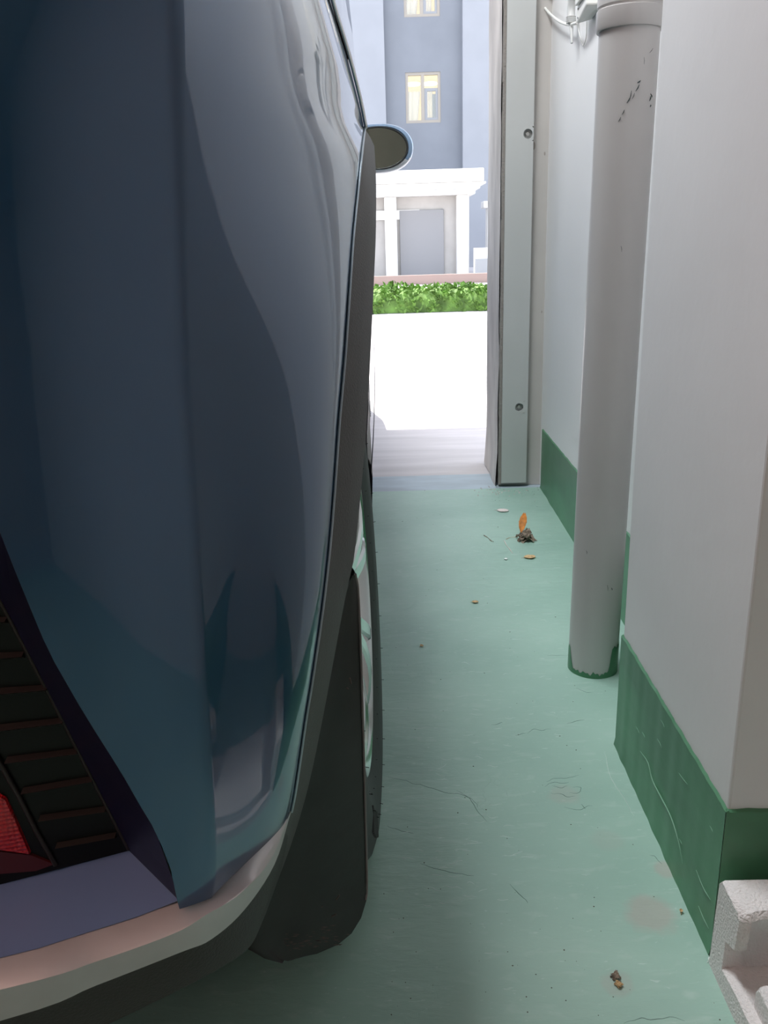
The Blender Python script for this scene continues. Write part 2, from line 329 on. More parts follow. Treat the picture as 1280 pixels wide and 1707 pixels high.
# steel guide cover with recessed bolts on the jamb
tc = empty('door_guide_cover', (.395, 2.748, .012), 'pale grey steel cover strip beside the opening with two recessed bolts', 'trim')
TX0, TX1 = .357, .4395
def cover():
    # plate with two round holes: a ring of quads around each hole
    m = MB(); y = 2.746; holes = [(by(880, 223, y).x, by(880, 223, y).z), (by(867, 679, y).x-.003, by(867, 679, y).z)]
    zs = [.014]+sorted([holes[0][1]-.02, holes[0][1]+.02, holes[1][1]-.02, holes[1][1]+.02])+[2.3]
    for k in range(5):
        z0, z1 = zs[k], zs[k+1]
        hit = [h for h in holes if z0 < h[1] < z1]
        if not hit: m.add([(TX0, y, z0), (TX1, y, z0), (TX1, y, z1), (TX0, y, z1)], [(0, 1, 2, 3)]); continue
        hx, hz = hit[0]; x0, x1 = max(TX0, hx-.02), min(TX1, hx+.0163)
        m.add([(TX0, y, z0), (x0, y, z0), (x0, y, z1), (TX0, y, z1)], [(0, 1, 2, 3)])
        if x1 < TX1: m.add([(x1, y, z0), (TX1, y, z0), (TX1, y, z1), (x1, y, z1)], [(0, 1, 2, 3)])
        N = 24; inn = []; out = []; dp = []
        for i in range(N):
            a = 2*PI*i/N; c_, s_ = math.cos(a), math.sin(a)
            inn.append((hx+.0135*c_, y, hz+.0135*s_)); dp.append((hx+.0135*c_, y+.014, hz+.0135*s_))
            tx = ((x1-hx) if c_ > 0 else (hx-x0))/max(abs(c_), 1e-6); tz = .02/max(abs(s_), 1e-6); t_ = min(tx, tz)
            out.append((hx+t_*c_, y, hz+t_*s_))
        m.grid([out, inn, dp], closed=True); m.add(dp, [tuple(range(N))])
    m.add([(TX0, y, .014), (TX0, y+.02, .014), (TX0, y+.02, 2.3), (TX0, y, 2.3)], [(0, 1, 2, 3)])
    m.add([(TX1, y, .014), (TX1, y+.03, .014), (TX1, y+.03, 2.3), (TX1, y, 2.3)], [(0, 1, 2, 3)])
    m.add([(TX0, y, .014), (TX1, y, .014), (TX1, y+.02, .014), (TX0, y+.02, .014)], [(0, 1, 2, 3)])
    return m, holes
m, holes = cover()
def localize(o, root):
    o.data.transform(Matrix.Translation(-root.location)); o.parent = root; return o
pl = m.build('cover_plate', trimm, smooth=False); localize(pl, tc)
for hx, hz in holes:
    b = MB().lathe([(0, 0.0001), (0, .0065), (.004, .0075), (.006, .0055), (.006, .0001)], (0, 0, 0), n=6)
    bo = b.build('bolt', M('bolt steel', (.45, .44, .42), .35, metal=.8), smooth=False); bo.data.transform(Matrix.Translation((hx, 2.757, hz))@Matrix.Rotation(PI/2, 4, 'X')); localize(bo, tc)
s = MB()
pts = [(x_, y_) for x_, y_ in ((.3495, 2.764), (.3575, 2.764))]
for i in range(60):
    z0 = .01+i*.038; z1 = z0+.038; j = random.uniform(-.0008, .0008)
    s.box((.3478+j, 2.750, z0), (.3568, 2.764, z1))
localize(s.build('seal_strip', seal_m, smooth=False), tc)
# beige wall strip beyond the cover: chipped spots
for (px, py, r) in ((890, 243, .008), (908, 256, .004), (903, 520, .003)):
    q = by(px, py, 2.768); P = []
    for i in range(9):
        a = 2*PI*i/9; rr = r*(1+.4*noise.noise(Vector((i, px, 0)))); P.append((q.x+rr*.6*math.cos(a), 2.7695, q.z+rr*1.4*math.sin(a)))
    MB().prism(P, (0, .002, 0)).build('plaster_chip', M('chip', (.33, .30, .27), .9), smooth=False, parent=bpy.data.objects['wall_front'])

# ---------------------------------------------------------------- drain pipe
PX, PY, PR = .3735, 1.485, .0462
dp = empty('drain_pipe', (PX, PY, 0), 'white plastic drain pipe standing free of the wall with chipped green paint at its foot', 'pipe')
dp.rotation_euler = (0, .008, 0)
Z1 = 1.105
MB().lathe([(.001, PR*.9), (.001, PR), (Z1, PR)], (0, 0, 0), n=64).build('pipe_shaft', pvc_m, dp, sharp=40)
MB().lathe([(Z1-.010, PR), (Z1-.010, PR+.0036), (Z1-.007, PR+.0048), (Z1+.018, PR+.0052), (Z1+.0195, PR+.0028), (Z1+.022, PR+.0028), (Z1+.0235, PR+.0042), (Z1+.09, PR+.0042), (Z1+.1, PR), (ZC-.001, PR)], (0, 0, 0), n=64).build('pipe_socket', pvc_m, dp, sharp=30)
rows = [[], []]; N = 120
for i in range(N):
    a = 2*PI*i/N
    # angle seen from the camera: 0 = left silhouette ... pi = right
    t = (math.atan2(math.sin(a), math.cos(a))); hh = .010
    d = ((a-PI*1.60+PI) % (2*PI))-PI   # facing right-front
    hh += .050*math.exp(-(max(0, abs(((a-PI*1.82+PI) % (2*PI))-PI)-.42)/.10)**2)
    hh += .040*math.exp(-(max(0, abs(((a-PI*1.0+PI) % (2*PI))-PI)-.12)/.20)**2)
    hh += .006*noise.noise(Vector((i*.4, 0, 0)))+.004*noise.noise(Vector((i*1.3, 0, 3)))
    hh = max(.006, hh)
    for r_, z_ in ((0, .0), (1, hh)): rows[r_].append(Vector(((PR+.0007)*math.cos(a), (PR+.0007)*math.sin(a), z_)))
MB().grid(rows, closed=True).build('foot_paint', green_m, dp, label='ragged green floor paint round the foot')
# scuffs on the pipe
mb = MB()
def on_pipe(px, py):
    d = ray(px, py); PX = .3735+.008*(CH+d.z*1.6); a = d.x**2+d.y**2; b = -2*(d.x*PX+d.y*PY); c = PX**2+PY**2-(PR+.0006)**2
    q = b*b-4*a*c; t = (-b-math.sqrt(max(q, 0)))/(2*a); return CP+d*t-Vector((PX, PY, 0))
for (a, b, r) in (((1031, 203), (1035, 195), .0006), ((1037, 191), (1041, 183), .0006), ((1045, 172), (1050, 163), .0009), ((1049, 168), (1053, 151), .0006), ((1054, 165), (1058, 155), .0005), ((1060, 152), (1066, 141), .0009), ((1063, 138), (1068, 134), .0012), ((1074, 107), (1074, 95), .0003), ((1083, 88), (1089, 80), .0004), ((1083, 168), (1085, 160), .0010), ((1087, 162), (1085, 156), .0008), ((1084, 178), (1085, 174), .0009), ((1035, 410), (1036, 420), .0004), ((1019, 980), (1020, 984), .0008), ((1012, 975), (1013, 985), .0004), ((977, 918), (978, 924), .0004)):
    mb.tube([on_pipe(*a), on_pipe((a[0]+b[0])/2+.6, (a[1]+b[1])/2), on_pipe(*b)], [r*.5, r, r*.4], 5)
mb.build('scuff_mark', mark_m, dp, kind='stuff')

# ---------------------------------------------------------------- junction box and cable on the wall
jb = empty('sensor_box', (XW, 2.36, 1.27), 'white plastic box with looped cable fixed high on the side wall behind the pipe', 'box')
jm = M('ivory plastic', (.86, .86, .82), .4)
P0 = Vector((0, 0, 0)); L0 = jb.location
q1 = bx(962, 41, XW-.03); 
b = MB()
zb = q1.z; yb = q1.y
prof = [(XW, yb-.02, zb+.005), (XW-.032, yb, zb), (XW-.034, yb-.11, zb-.005+.02), (XW, yb-.13, zb+.01)]
b.prism(prof, (0, 0, .17))
o = b.build('box_body', jm, smooth=False, bevel=.004); localize(o, jb)
b = MB().box((XW-.040, yb-.100, zb+.035), (XW-.0335, yb-.015, zb+.15)); localize(b.build('box_lid', jm, smooth=False, bevel=.002), jb)
for zz in (.012, .03):
    s_ = MB().lathe([(0, .0001), (0, .0022), (.0015, .0018), (.0015, .0001)], (0, 0, 0), axis='x', n=10); o = s_.build('screw', sash_m); o.data.transform(Matrix.Translation((XW-.0345, yb-.02, zb+zz-.002))); localize(o, jb)
yy = 2.30
P = catmull([bx(915, -30, XW-.02), bx(907, 5, XW-.02), bx(912, 18, XW-.02), bx(930, 34, XW-.02), bx(947, 41, XW-.02), bx(962, 38, XW-.03)], 6)
localize(MB().tube(P, .0035, 8).build('cable', jm), jb)
P = catmull([bx(956, -25, XW-.022), bx(952, 12, XW-.022), bx(952, 38, XW-.022)], 4)
t_ = MB().tube(P, [.010]*len(P), 10)
P2 = [bx(952, 38, XW-.022), bx(952.5, 52, XW-.022), bx(953, 72, XW-.022)]
t_.tube(P2, [.006, .0045, .003], 8)
for k in range(5):
    c_ = P[-1].lerp(P[-3], k/5); t_.lathe([(-.001, .0102), (-.001, .0122), (.001, .0122), (.001, .0102)], c_, n=12)
localize(t_.build('plug', M('grey ivory plastic', (.62, .63, .62), .4)), jb)
P = catmull([bx(962, 40, XW-.004), bx(967, 62, XW-.003), bx(972, 76, XW-.003), bx(977, 62, XW-.003), bx(978, 36, XW-.004)], 5)
localize(MB().tube(P, .0011, 6).build('loose_wire', jm), jb)

# ---------------------------------------------------------------- foam packaging
fx0 = .345
def foam():
    m = MB()
    full = [(.776, 0), (.771, .118), (.765, .125), (.718, .124), (.713, .117), (.717, .077), (.741, .068), (.743, .028), (.703, .033), (.60, .034), (.592, .026), (.590, 0)]
    holl = [(.776, 0), (.771, .118), (.765, .125), (.722, .1235), (.717, .117), (.7385, .077), (.7415, .068), (.7435, .028), (.703, .030), (.60, .031), (.592, .024), (.590, 0)]
    xs = [(fx0, 0), (fx0+.003, 0), (fx0+.012, 0), (fx0+.022, 1), (fx0+.26, 1), (fx0+.275, 0), (fx0+.29, 0)]
    rows = []
    for x, t in xs:
        e = .0025 if x in (fx0, fx0+.29) else 0
        rows.append([Vector((x, lerp(a[0], b[0], t)+(e if .59 < a[0] < .70 or k_ in (3, 4, 5) else 0), max(0, lerp(a[1], b[1], t)-(e if a[1] > 0 else 0)))) for k_, (a, b) in enumerate(zip(full, holl))])
    m.grid(rows, closed=True); n = len(full)
    m.add(rows[0], [tuple(range(n))]); m.add(rows[-1], [tuple(range(n))[::-1]])
    lump = [(.690, .024), (.689, .058), (.683, .066), (.62, .066), (.612, .058), (.608, .024)]; rows = []
    for x, e in ((fx0+.012, .006), (fx0+.016, .001), (fx0+.022, 0), (fx0+.26, 0), (fx0+.268, .005)):
        rows.append([Vector((x, lerp(a[0], .65, e*8), a[1]-(e if a[1] > .03 else 0))) for a in lump])
    m.grid(rows, closed=True); m.add(rows[0], [tuple(range(6))]); m.add(rows[-1], [tuple(range(6))[::-1]])
    return m
fo = foam().build('foam_packaging', foam_m, smooth=True, sharp=50, label='white moulded foam packing piece on the floor against the pillar corner', cat='packaging')

# ---------------------------------------------------------------- litter on the floor
def leaf(name, px, py, l, wd, rot, curl, mat, label, cat='leaf', z=.002, tilt=0):
    q = bz(px, py, 0); rows = []
    n = 12; k = 7
    for i in range(n+1):
        t = i/n; w_ = wd*math.sin(PI*min(1, t*.92+.04))**.8*(1+.15*noise.noise(Vector((t*9, px, 0)))); row = []
        for j in range(k):
            s_ = (j/(k-1)-.5)*2
            zz = curl*(s_*s_)+curl*.7*noise.noise(Vector((t*4, s_*2, px)))+abs(curl)*.7+tilt*t*l
            row.append(Vector(((t-.5)*l*math.cos(tilt*.8), s_*w_/2, zz)))
        rows.append(row)
    m = MB().grid(rows); m.tube([rows[0][k//2], rows[0][k//2]+Vector((-l*.25, 0, -.001))], .0004, 5)
    o = m.build(name, mat, label=label, cat=cat); sm = o.modifiers.new('s', 'SOLIDIFY'); sm.thickness = .0005
    zmin = min(v.co.z for v in o.data.vertices); o.location = (q.x, q.y, -zmin+.0006); o.rotation_euler = (0, 0, rot); return o
org_m = M('orange dry leaf', (.62, .22, .03), .6, var=.25, vscale=90)
tan_m = M('tan dry leaf', (.60, .42, .22), .7, var=.3, vscale=120)
dry_m = M('grey brown dead leaf', (.26, .21, .16), .8, var=.55, vscale=120)
pale_m = M('pale flake', (.78, .70, .66), .7)
wht_m = M('white chip', (.85, .92, .88), .5)
o = leaf('dry_leaf', 871, 888, .052, .022, 1.2, .004, org_m, 'bright orange dry leaf standing up out of the crumpled dead leaf', tilt=.85); o.location.z += .004
# crumpled leaf: folded petals round a centre
def crumple(px, py, n, size, mat, name, label, cat):
    q = bz(px, py, 0); m = MB()
    for k in range(n):
        a0 = 2*PI*k/n+random.uniform(-.4, .4); e = random.uniform(.0, .9); rows = []
        for i in range(7):
            t = i/6; row = []
            for j in range(6):
                s_ = (j/5-.5)*2; r = size*t*random.uniform(.92, 1.05)
                p = Vector((r, s_*size*.45*math.sin(PI*min(.9, t+.12)), size*(.30+.55*e*t-.5*t*t*(1-e))+size*.25*noise.noise(Vector((t*5+k*3, s_*4, k)))+.12*size*s_*s_))
                p = Matrix.Rotation(a0, 3, 'Z')@p; p.z = max(p.z, .0004); row.append(p)
            rows.append(row)
        m.grid(rows)
    o = m.build(name, mat, label=label, cat=cat, smooth=False); sm = o.modifiers.new('s', 'SOLIDIFY'); sm.thickness = .0006; o.location = (q.x, q.y, .0004); return o
crumple(877, 900, 9, .030, dry_m, 'crumpled_leaf', 'crumpled grey brown dead leaf on the green floor near the threshold', 'leaf')
leaf('dry_leaf', 883, 930, .030, .026, .1, .002, tan_m, 'small flat tan leaf just in front of the crumpled leaf')
leaf('leaf_scrap', 792, 1005, .015, .013, -.3, .0015, tan_m, 'tiny brown leaf scrap alone in the middle of the green floor')
leaf('leaf_scrap', 703, 1078, .007, .010, .4, .0015, tan_m, 'tiny pale brown scrap on the floor near the tyre')
leaf('petal', 838, 852, .036, .030, -.35, .001, pale_m, 'pale pink white petal flake behind the orange leaf', 'petal')
leaf('chip', 843, 933, .009, .012, 0, .001, wht_m, 'small white chip left of the flat tan leaf', 'chip')
leaf('leaf_scrap', 1135, 1521, .006, .0045, 1.3, .0015, tan_m, 'tan seed scrap beside the green skirting near the worn patch')
leaf('chip', 1184, 1602, .007, .0055, .5, .0015, wht_m, 'white crumb at the foot of the pillar corner beside the foam', 'chip')
crumple(1026, 1630, 6, .006, dry_m, 'leaf_crumb', 'brown leaf crumb near the foam, the upper one of two', 'leaf')
crumple(1031, 1643, 6, .005, tan_m, 'leaf_crumb', 'brown leaf crumb near the foam, the lower one of two', 'leaf')
def stick(name, pts, r, mat, label):
    P = catmull([bz(px, py, r*1.2) for px, py in pts], 4); c = sum((p for p in P), Vector())/len(P); c.z = 0
    MB().tube([p-c for p in P], [r*(.7+.3*math.sin(i)) for i in range(len(P))], 6).build(name, mat, label=label, cat='twig').location = c
stick('twig', [(806, 892), (813, 896), (818, 901), (823, 903)], .0013, dry_m, 'short brown twig left of the crumpled leaf')
stick('stem', [(840, 901), (845, 910), (850, 916), (854, 922)], .0013, pale_m, 'thin pale stem lying beside the crumpled leaf')
stick('stem', [(843, 899), (850, 896), (860, 895)], .0007, tan_m, 'fine brown stalk leading left from the crumpled leaf')
# grit: uncountable specks
g = MB()
spots = [(708, 818), (755, 823), (822, 836), (833, 835), (819, 823), (895, 845), (925, 879), (830, 879), (849, 852), (958, 1143), (955, 1170), (947, 1092), (1088, 1395), (1000, 1392), (1055, 1408), (996, 1380), (845, 1398), (810, 1350), (775, 1330), (1022, 1662), (1050, 1650), (1190, 1672), (1200, 1700), (1090, 1495), (660, 1080), (680, 1180), (750, 1120), (640, 1490), (665, 1532), (864, 1225), (784, 1540), (1082, 1260), (790, 1226)]
for (px, py) in spots+[(random.uniform(640, 1010), random.uniform(825, 1700)) for _ in range(90)]+[(random.uniform(815, 905), random.uniform(812, 835)) for _ in range(30)]:
    q = bz(px, py, 0)
    if q.x > XC-.01 and q.y < YC1+.05: continue
    r = random.uniform(.0006, .0018)*(.6+.35*q.y)*.8
    g.add([q+Vector((r*a*random.uniform(.6, 1.2), r*b*random.uniform(.6, 1.2), c*r)) for a, b, c in ((1,0,.2),(0,1,.2),(-1,0,.2),(0,-1,.2),(0,0,.9))], [(0,1,4),(1,2,4),(2,3,4),(3,0,4),(3,2,1,0)])
g.build('floor_grit', M('grit', (.10, .09, .07), .9), smooth=False, label='dark specks of grit scattered over the green floor', cat='grit', kind='stuff')
# threshold crumbs by the cover foot
g = MB()
for _ in range(60):
    q = bz(random.gauss(838, 22), random.gauss(818, 5), 0)
    if q.x > .34 and q.y > 2.7: q.y = 2.7
    r = random.uniform(.001, .0035); g.add([q+Vector((r*a, r*b, c*r)) for a, b, c in ((1,0,0),(0,1,0),(-1,0,0),(0,-1,0),(0,0,.8))], [(0,1,4),(1,2,4),(2,3,4),(3,0,4),(3,2,1,0)])
g.build('cement_crumbs', M('crumbs', (.55, .53, .50), .9), smooth=False, label='pale cement crumbs at the foot of the steel cover strip', cat='crumbs', kind='stuff')

# ---------------------------------------------------------------- the car
KY = -.03; CX0 = Vector((-.935, 1, 0)); NN = Vector((1, -KY, 0)).normalized()
def refl(p): return p-2*((p-CX0).dot(NN))*NN
def cxl(y): return CX0.x+KY*(y-1)
car = empty('car', (cxl(2.6), 2.6, 0), 'blue car with dark plastic wheel arches parked beside the side wall', 'car')
def cp(mb, name, mat, mirror=False, parent=None, **k):
    if mirror:
        m = MB(); m.v = list(mb.v)+[refl(v) for v in mb.v]; n = len(mb.v); m.f = list(mb.f)+[tuple(i+n for i in f[::-1]) for f in mb.f]; m.m = mb.m*2; mb = m
    o = mb.build(name, mat, **k); o.data.transform(Matrix.Translation(-car.location))
    o.parent = parent or car; return o
def cpair(mb, name, mat, **k):
    a = cp(mb, name, mat, **k); m = MB(); m.v = [refl(v) for v in mb.v]; m.f = [f[::-1] for f in mb.f]; m.m = mb.m
    b = cp(m, name, mat, **k); return a, b
WY, WZ = 1.05, .33
def ell(z, a, b):
    return WY-a*math.sqrt(max(0, 1-((z-WZ)/b)**2))
def on_ell(px, py, a, b):
    # intersect pixel ray with the arch surface y = ell(z)
    lo, hi = .35, WY; f = lambda y: ell(by(px, py, y).z, a, b)-y
    if f(hi) > -1e-9 and by(px, py, hi).z > WZ+b*.999: return by(px, py, WY)
    for _ in range(50):
        mid = (lo+hi)/2
        if f(mid) > 0: lo = mid
        else: hi = mid
    return by(px, py, lo)
crease_px = [(352, 1497, .445), (358, 1440, .447), (352, 1300, .450), (341, 1150, .455), (327, 900, .462), (313, 700, .470), (303, 500, .480), (295, 250, .495), (285, 0, .51), (275, -250, .54), (262, -600, .60)]
crease = catmull([by(*p) for p in crease_px], 4)
crz = [(p.z, p) for p in crease]
c1_px = [(484, 1352), (492, 1310), (508, 1200), (521, 1120), (538, 1000), (549, 900), (557, 800), (564, 700), (573, 600), (580, 500), (587, 400), (594, 330), (602, 255), (607, 215)]
C1 = catmull([on_ell(px, py, .51, .589) for px, py in c1_px], 3)
C1[0] = by(484, 1352, .545)
tip = C1[-1]
belt_px = [(550, 0, .95), (578, 92, 1.0), (598, 170, 1.03)]
beltback = [by(470, -330, .84), by(520, -120, .90)]+[by(*p) for p in belt_px]
BL = catmull(beltback+[tip], 3)
Q = C1+BL[::-1][1:]
n_r = len(Q)
# crease points parametrised: C1 rows take crease z from .39 to .93 ; then on upward
zc0, zc1, zct = crease[0].z, .93, crease[-1].z
def crz_at(z):
    for a, b in zip(crease, crease[1:]):
        if z <= b.z: return a.lerp(b, max(0, (z-a.z)/(b.z-a.z)))
    return crease[-1].copy()
rows = []
for i, q in enumerate(Q):
    if i < len(C1): p = crz_at(lerp(zc0, zc1, (q.z-C1[0].z)/(tip.z-C1[0].z)))
    else: p = crz_at(lerp(zc1, zct, (i-len(C1)+1)/(n_r-len(C1))))
    s_ = (q-p).length
    tP = Vector((.42, .90, .02)).normalized(); tQ = Vector((.09, .995, -.02 if i < len(C1) else -.12)).normalized()
    b1 = p+tP*s_*.36; b2 = q-tQ*s_*.36; row = []
    for k in range(19):
        t = k/18 if k != 1 else .025; row.append(p*(1-t)**3+b1*3*t*(1-t)**2+b2*3*t*t*(1-t)+q*t**3)
    rows.append(row)
quarter_rows = rows
body = MB().grid(rows)
# rear face: rows in z between the crease and its mirror, with the lamp recess left open
ZR = [r_[0].z for r_ in quarter_rows]
ZL = min(z for z in ZR if z >= .79)
E_line = sorted((p.z, p.x) for p in [by(*q_) for q_ in ((305, 1493, .4405), (290, 1420, .439), (267, 1364, .4365), (213, 1269, .432), (155, 1175, .429), (95, 1070, .426), (0, 868, .419), (-55, 740, .415))])
E_line += [(ZL, E_line[-1][1]-(ZL-E_line[-1][0])*.33)] if E_line[-1][0] < ZL else []
def yr(x, z):
    c = crz_at(z); dx = max(0, c.x-x); cc = cxl(c.y); u = min(1, dx/(c.x-cc))
    return c.y-.055*(1-math.exp(-dx/.06))-.035*u*(2-u)
rrows = []
for z in ZR:
    c = crz_at(z); xe = interp(E_line, z) if z <= ZL else E_line[-1][1]; xl = -.47
    xs = [c.x, c.x-.005]+[lerp(c.x, xe, k/5) for k in range(2, 6)]+[lerp(xe, xl, k/8) for k in range(1, 9)]+[lerp(xl, cxl(.4), k/5) for k in range(1, 6)]
    lift = .014 if z == ZR[0] else 0
    rrows.append([Vector((x, yr(x, z), z+lift*min(1, (c.x-x)/.045))) if k else c.copy() for k, x in enumerate(xs)])
for i in range(len(ZR)-1):
    for (a, b) in (((0, 6), (13, 19)) if ZR[i+1] <= ZL+1e-6 else ((0, 19),)):
        body.grid([r[a:b] for r in rrows[i:i+2]])
# side from the arch apex forward, hole for the front arch
FY = WY+2.66
def xs_side(y, z):
    b = -.024+KY*(y-1); z_ = (z-.62)/.35
    x = b-.016*z_*z_ if z > .62 else b-.030*((.62-z)/.35)**2
    if y > 4.2: x -= .30*((y-4.2)/.6)**2
    return x
srows = []
yl = [WY+.51*math.sin(k/10*PI/2) for k in range(11)]+[1.7, 2.0, 2.3, 2.6, 2.9]+[FY-.51*math.cos(k/16*PI) for k in range(17)]+[4.25, 4.4, 4.55, 4.65, 4.72]
yl = sorted(set(round(y, 4) for y in yl))
def zb(y):
    for c in (WY, FY):
        if abs(y-c) < .51: return max(.30, WZ+.589*math.sqrt(1-((y-c)/.51)**2)*(1 if c == WY else .93))
    return .30
def zbelt(y): return lerp(tip.z, .925, min(1, (y-WY)/.6)) if y < 3.6 else .925-.12*((y-3.6)/1.1)**2
for y in yl:
    z0, z1 = min(zb(y), zbelt(y)-.002), zbelt(y); row = []
    for k in range(9):
        z = lerp(z0, z1, k/8); x = xs_side(y, z); f_ = max(0, 1-(y-WY)/.25)
        row.append(Vector((lerp(x, min(x, tip.x), f_), y, z)))
    srows.append(row)
body.grid(srows)
# bonnet and nose
hrows = []
for y in [3.15, 3.4, 3.7, 4.0, 4.3, 4.5, 4.65, 4.72, 4.76, 4.78, 4.78, 4.74]:
    k_ = [3.15, 3.4, 3.7, 4.0, 4.3, 4.5, 4.65, 4.72, 4.76, 4.78, 4.78, 4.74].index(y)
    zt = zbelt(min(y, 4.72)); drop = [0,0,0,0,0,0,0,.0,.08,.22,.38,.5][len(hrows)]
    xe = xs_side(min(y, 4.72), .8); row = []
    for j in range(9):
        u = j/8; x = lerp(xe, cxl(y), u); row.append(Vector((x, y+(.10*u*(2-u) if y > 4.2 else 0)*min(1, (y-4.2)/.4 if y > 4.2 else 0), max(.3, zt-drop+(.09*math.sin(u*PI/2)*(1 if drop < .1 else .3)))))); 
    hrows.append(row)
body.grid(hrows)
# upper quarter behind the side glass, up to the roof
ROOFZ = 1.56
topc = crease[-1]
def roof_edge(y):
    return Vector((-.150-.25*max(0, 1.1-y)**1.5+KY*(y-1)-.10*max(0, (y-2.4))**2*.0, y, ROOFZ-.05*((y-1.7)/1.3)**2))
up = []
N_ = 8
toprow = quarter_rows[-1]
roofback = [roof_edge(lerp(.95, 1.25, k/18)) for k in range(19)]
for i in range(N_+1):
    t = i/N_; r_ = []
    for k in range(19):
        a, b = toprow[k], roofback[k]; p = a.lerp(b, t); bul = .035*math.sin(PI*t); p = p+Vector((bul*.5, -bul*(1-k/18), 0)); r_.append(p)
    up.append(r_)
body.grid(up)
# tailgate upper pillar strip and roof
rr = []
for y in [.95, 1.1, 1.3, 1.6, 2.0, 2.3, 2.6]:
    e = roof_edge(y); rr.append([Vector((lerp(e.x, cxl(y), j/8), y, e.z+.035*math.sin(j/8*PI/2))) for j in range(9)])
body.grid(rr)
bo = cp(body, 'body_shell', blue_m, mirror=True, sharp=38)
bm = bmesh.new(); bm.from_mesh(bo.data); bmesh.ops.remove_doubles(bm, verts=bm.verts, dist=.0015); bmesh.ops.recalc_face_normals(bm, faces=bm.faces); bm.to_mesh(bo.data); bm.free()
# glass: rear window, windscreen, side windows
lowr = rrows[-1]; rg = []
for i in range(7):
    t = i/6; rg.append([p.lerp(Vector((q_x, .95, roof_edge(.95).z+.0)), t)+Vector((0, -.03*math.sin(PI*t), 0)) for p, q_x in [(lowr[k], lerp(roof_edge(.95).x, cxl(.95), k/18)) for k in range(19)]])
cp(MB().grid(rg), 'rear_window', glass_m, mirror=True, label='dark rear window')
ws = []
for i in range(7):
    t = i/6; y = lerp(3.2, 2.6, t); ws.append([Vector((lerp(lerp(xs_side(3.2, .92), roof_edge(2.6).x, t), cxl(y), j/8), y+.08*math.sin(j/8*PI/2), lerp(.93, roof_edge(2.6).z, t)+.02*math.sin(PI*t)+.03*math.sin(j/8*PI/2))) for j in range(9)])
cp(MB().grid(ws), 'windscreen', glass_m, mirror=True, label='dark windscreen')
def belt_pt(s_):    # 0..1 from the back upper corner to the door mirror
    P = BL+[Vector((xs_side(y, .92)-.002, y, zbelt(y))) for y in (1.25, 1.6, 2.1, 2.6, 3.15)]
    f_ = s_*(len(P)-1); i = min(int(f_), len(P)-2); return P[i].lerp(P[i+1], f_-i)
def belt_at(y):
    lo, hi = 0.0, 1.0
    for _ in range(40):
        m_ = (lo+hi)/2
        if belt_pt(m_).y < y: lo = m_
        else: hi = m_
    return belt_pt(lo)
def glass_strip(s0, s1, t0, t1, off=0):
    rows_ = []
    for i in range(13):
        s_ = lerp(s0, s1, i/12); a = belt_at(s_); tp = roof_edge(lerp(1.28, 2.60, (s_-.85)/2.3)); row = []
        for j in range(9):
            t = lerp(t0, t1, j/8); p = a.lerp(tp, t); p.x += .030*math.sin(PI*t)+off; row.append(p)
        rows_.append(row)
    return MB().grid(rows_)
cpair(glass_strip(.845, 1.95, .0, .97), 'side_window', glass_m, label='rear side window')
cpair(glass_strip(1.95, 2.05, .0, 1.0, .001), 'door_pillar', black_m)
cpair(glass_strip(2.05, 3.12, .0, .97), 'side_window', glass_m, label='front side window')
P = [belt_pt(i/60)+Vector((.002, -.001, .002)) for i in range(61)]
cpair(MB().tube(P, .0022, 6), 'window_trim', chrome_m, label='bright strip along the window line')
# cladding of the rear arch: outer edge C1 -> crown -> lip C2 -> inner return
c2_px = [(421, 1566), (441, 1520), (480, 1423), (511, 1325), (535, 1215), (557, 1100), (576, 1000), (590, 940), (600, 850), (609, 750), (615, 660), (620, 560), (624, 470), (627, 390), (627, 300), (624, 245)]
c1f_px = [(395, 1535), (430, 1487), (470, 1405)]
C1F = catmull([by(395, 1540, .492), by(432, 1480, .505), by(468, 1405, .53)]+C1[::3]+([C1[-1]] if (len(C1)-1) % 3 else []), 4)
C2 = catmull([on_ell(px, py, .455, .545) for px, py in c2_px], 4)
def resample(P, n):
    L_ = [0]
    for a, b in zip(P, P[1:]): L_.append(L_[-1]+(b-a).length)
    return [P[0]*0+interp_v(P, L_, L_[-1]*i/(n-1)) for i in range(n)]
def interp_v(P, L_, s_):
    for i in range(len(P)-1):
        if s_ <= L_[i+1]+1e-9: return P[i].lerp(P[i+1], (s_-L_[i])/max(1e-9, L_[i+1]-L_[i]))
    return P[-1].copy()
A = resample(C1F, 60); B = resample(C2, 60); cl = MB()
def clad_rows(A, B):
    rows_ = [[], [], [], [], [], [], []]
    for i, (a, b) in enumerate(zip(A, B)):
        n_ = Vector((.5, -.86, 0)).normalized()
        inw = Vector((-.004, .006, 0))
        rows_[0].append(a+Vector((-.006, .012, 0))); rows_[1].append(a+Vector((.0005, -.0005, 0))); rows_[2].append(a.lerp(b, .06)+n_*.002)
        rows_[3].append(a.lerp(b, .5)+n_*.003); rows_[4].append(b.lerp(a, .05)+n_*.001); rows_[5].append(b+Vector((-.002, .004, 0))); rows_[6].append(b+Vector((-.05, .012, 0)))
    return rows_
cr = clad_rows(A, B); cl.grid(cr)
# front half of the arch: mirrored about the wheel centre with the side surface
def flipy(p): return Vector((p.x+KY*2*(WY-p.y)*1.0, 2*WY-p.y, p.z))
def fr(p):
    q = flipy(p); return Vector((max(xs_side(q.y, q.z)-.03, lerp(p.x, xs_side(q.y, q.z)+.010, min(1, (WY-p.y)/.2))), q.y, q.z))
cl2 = [[fr(p) for p in r if True] for r in cr]
cl.grid(cl2)
cpair(cl, 'wheel_arch_trim', plast_m, sharp=35, label='dark grey plastic wheel arch trim')
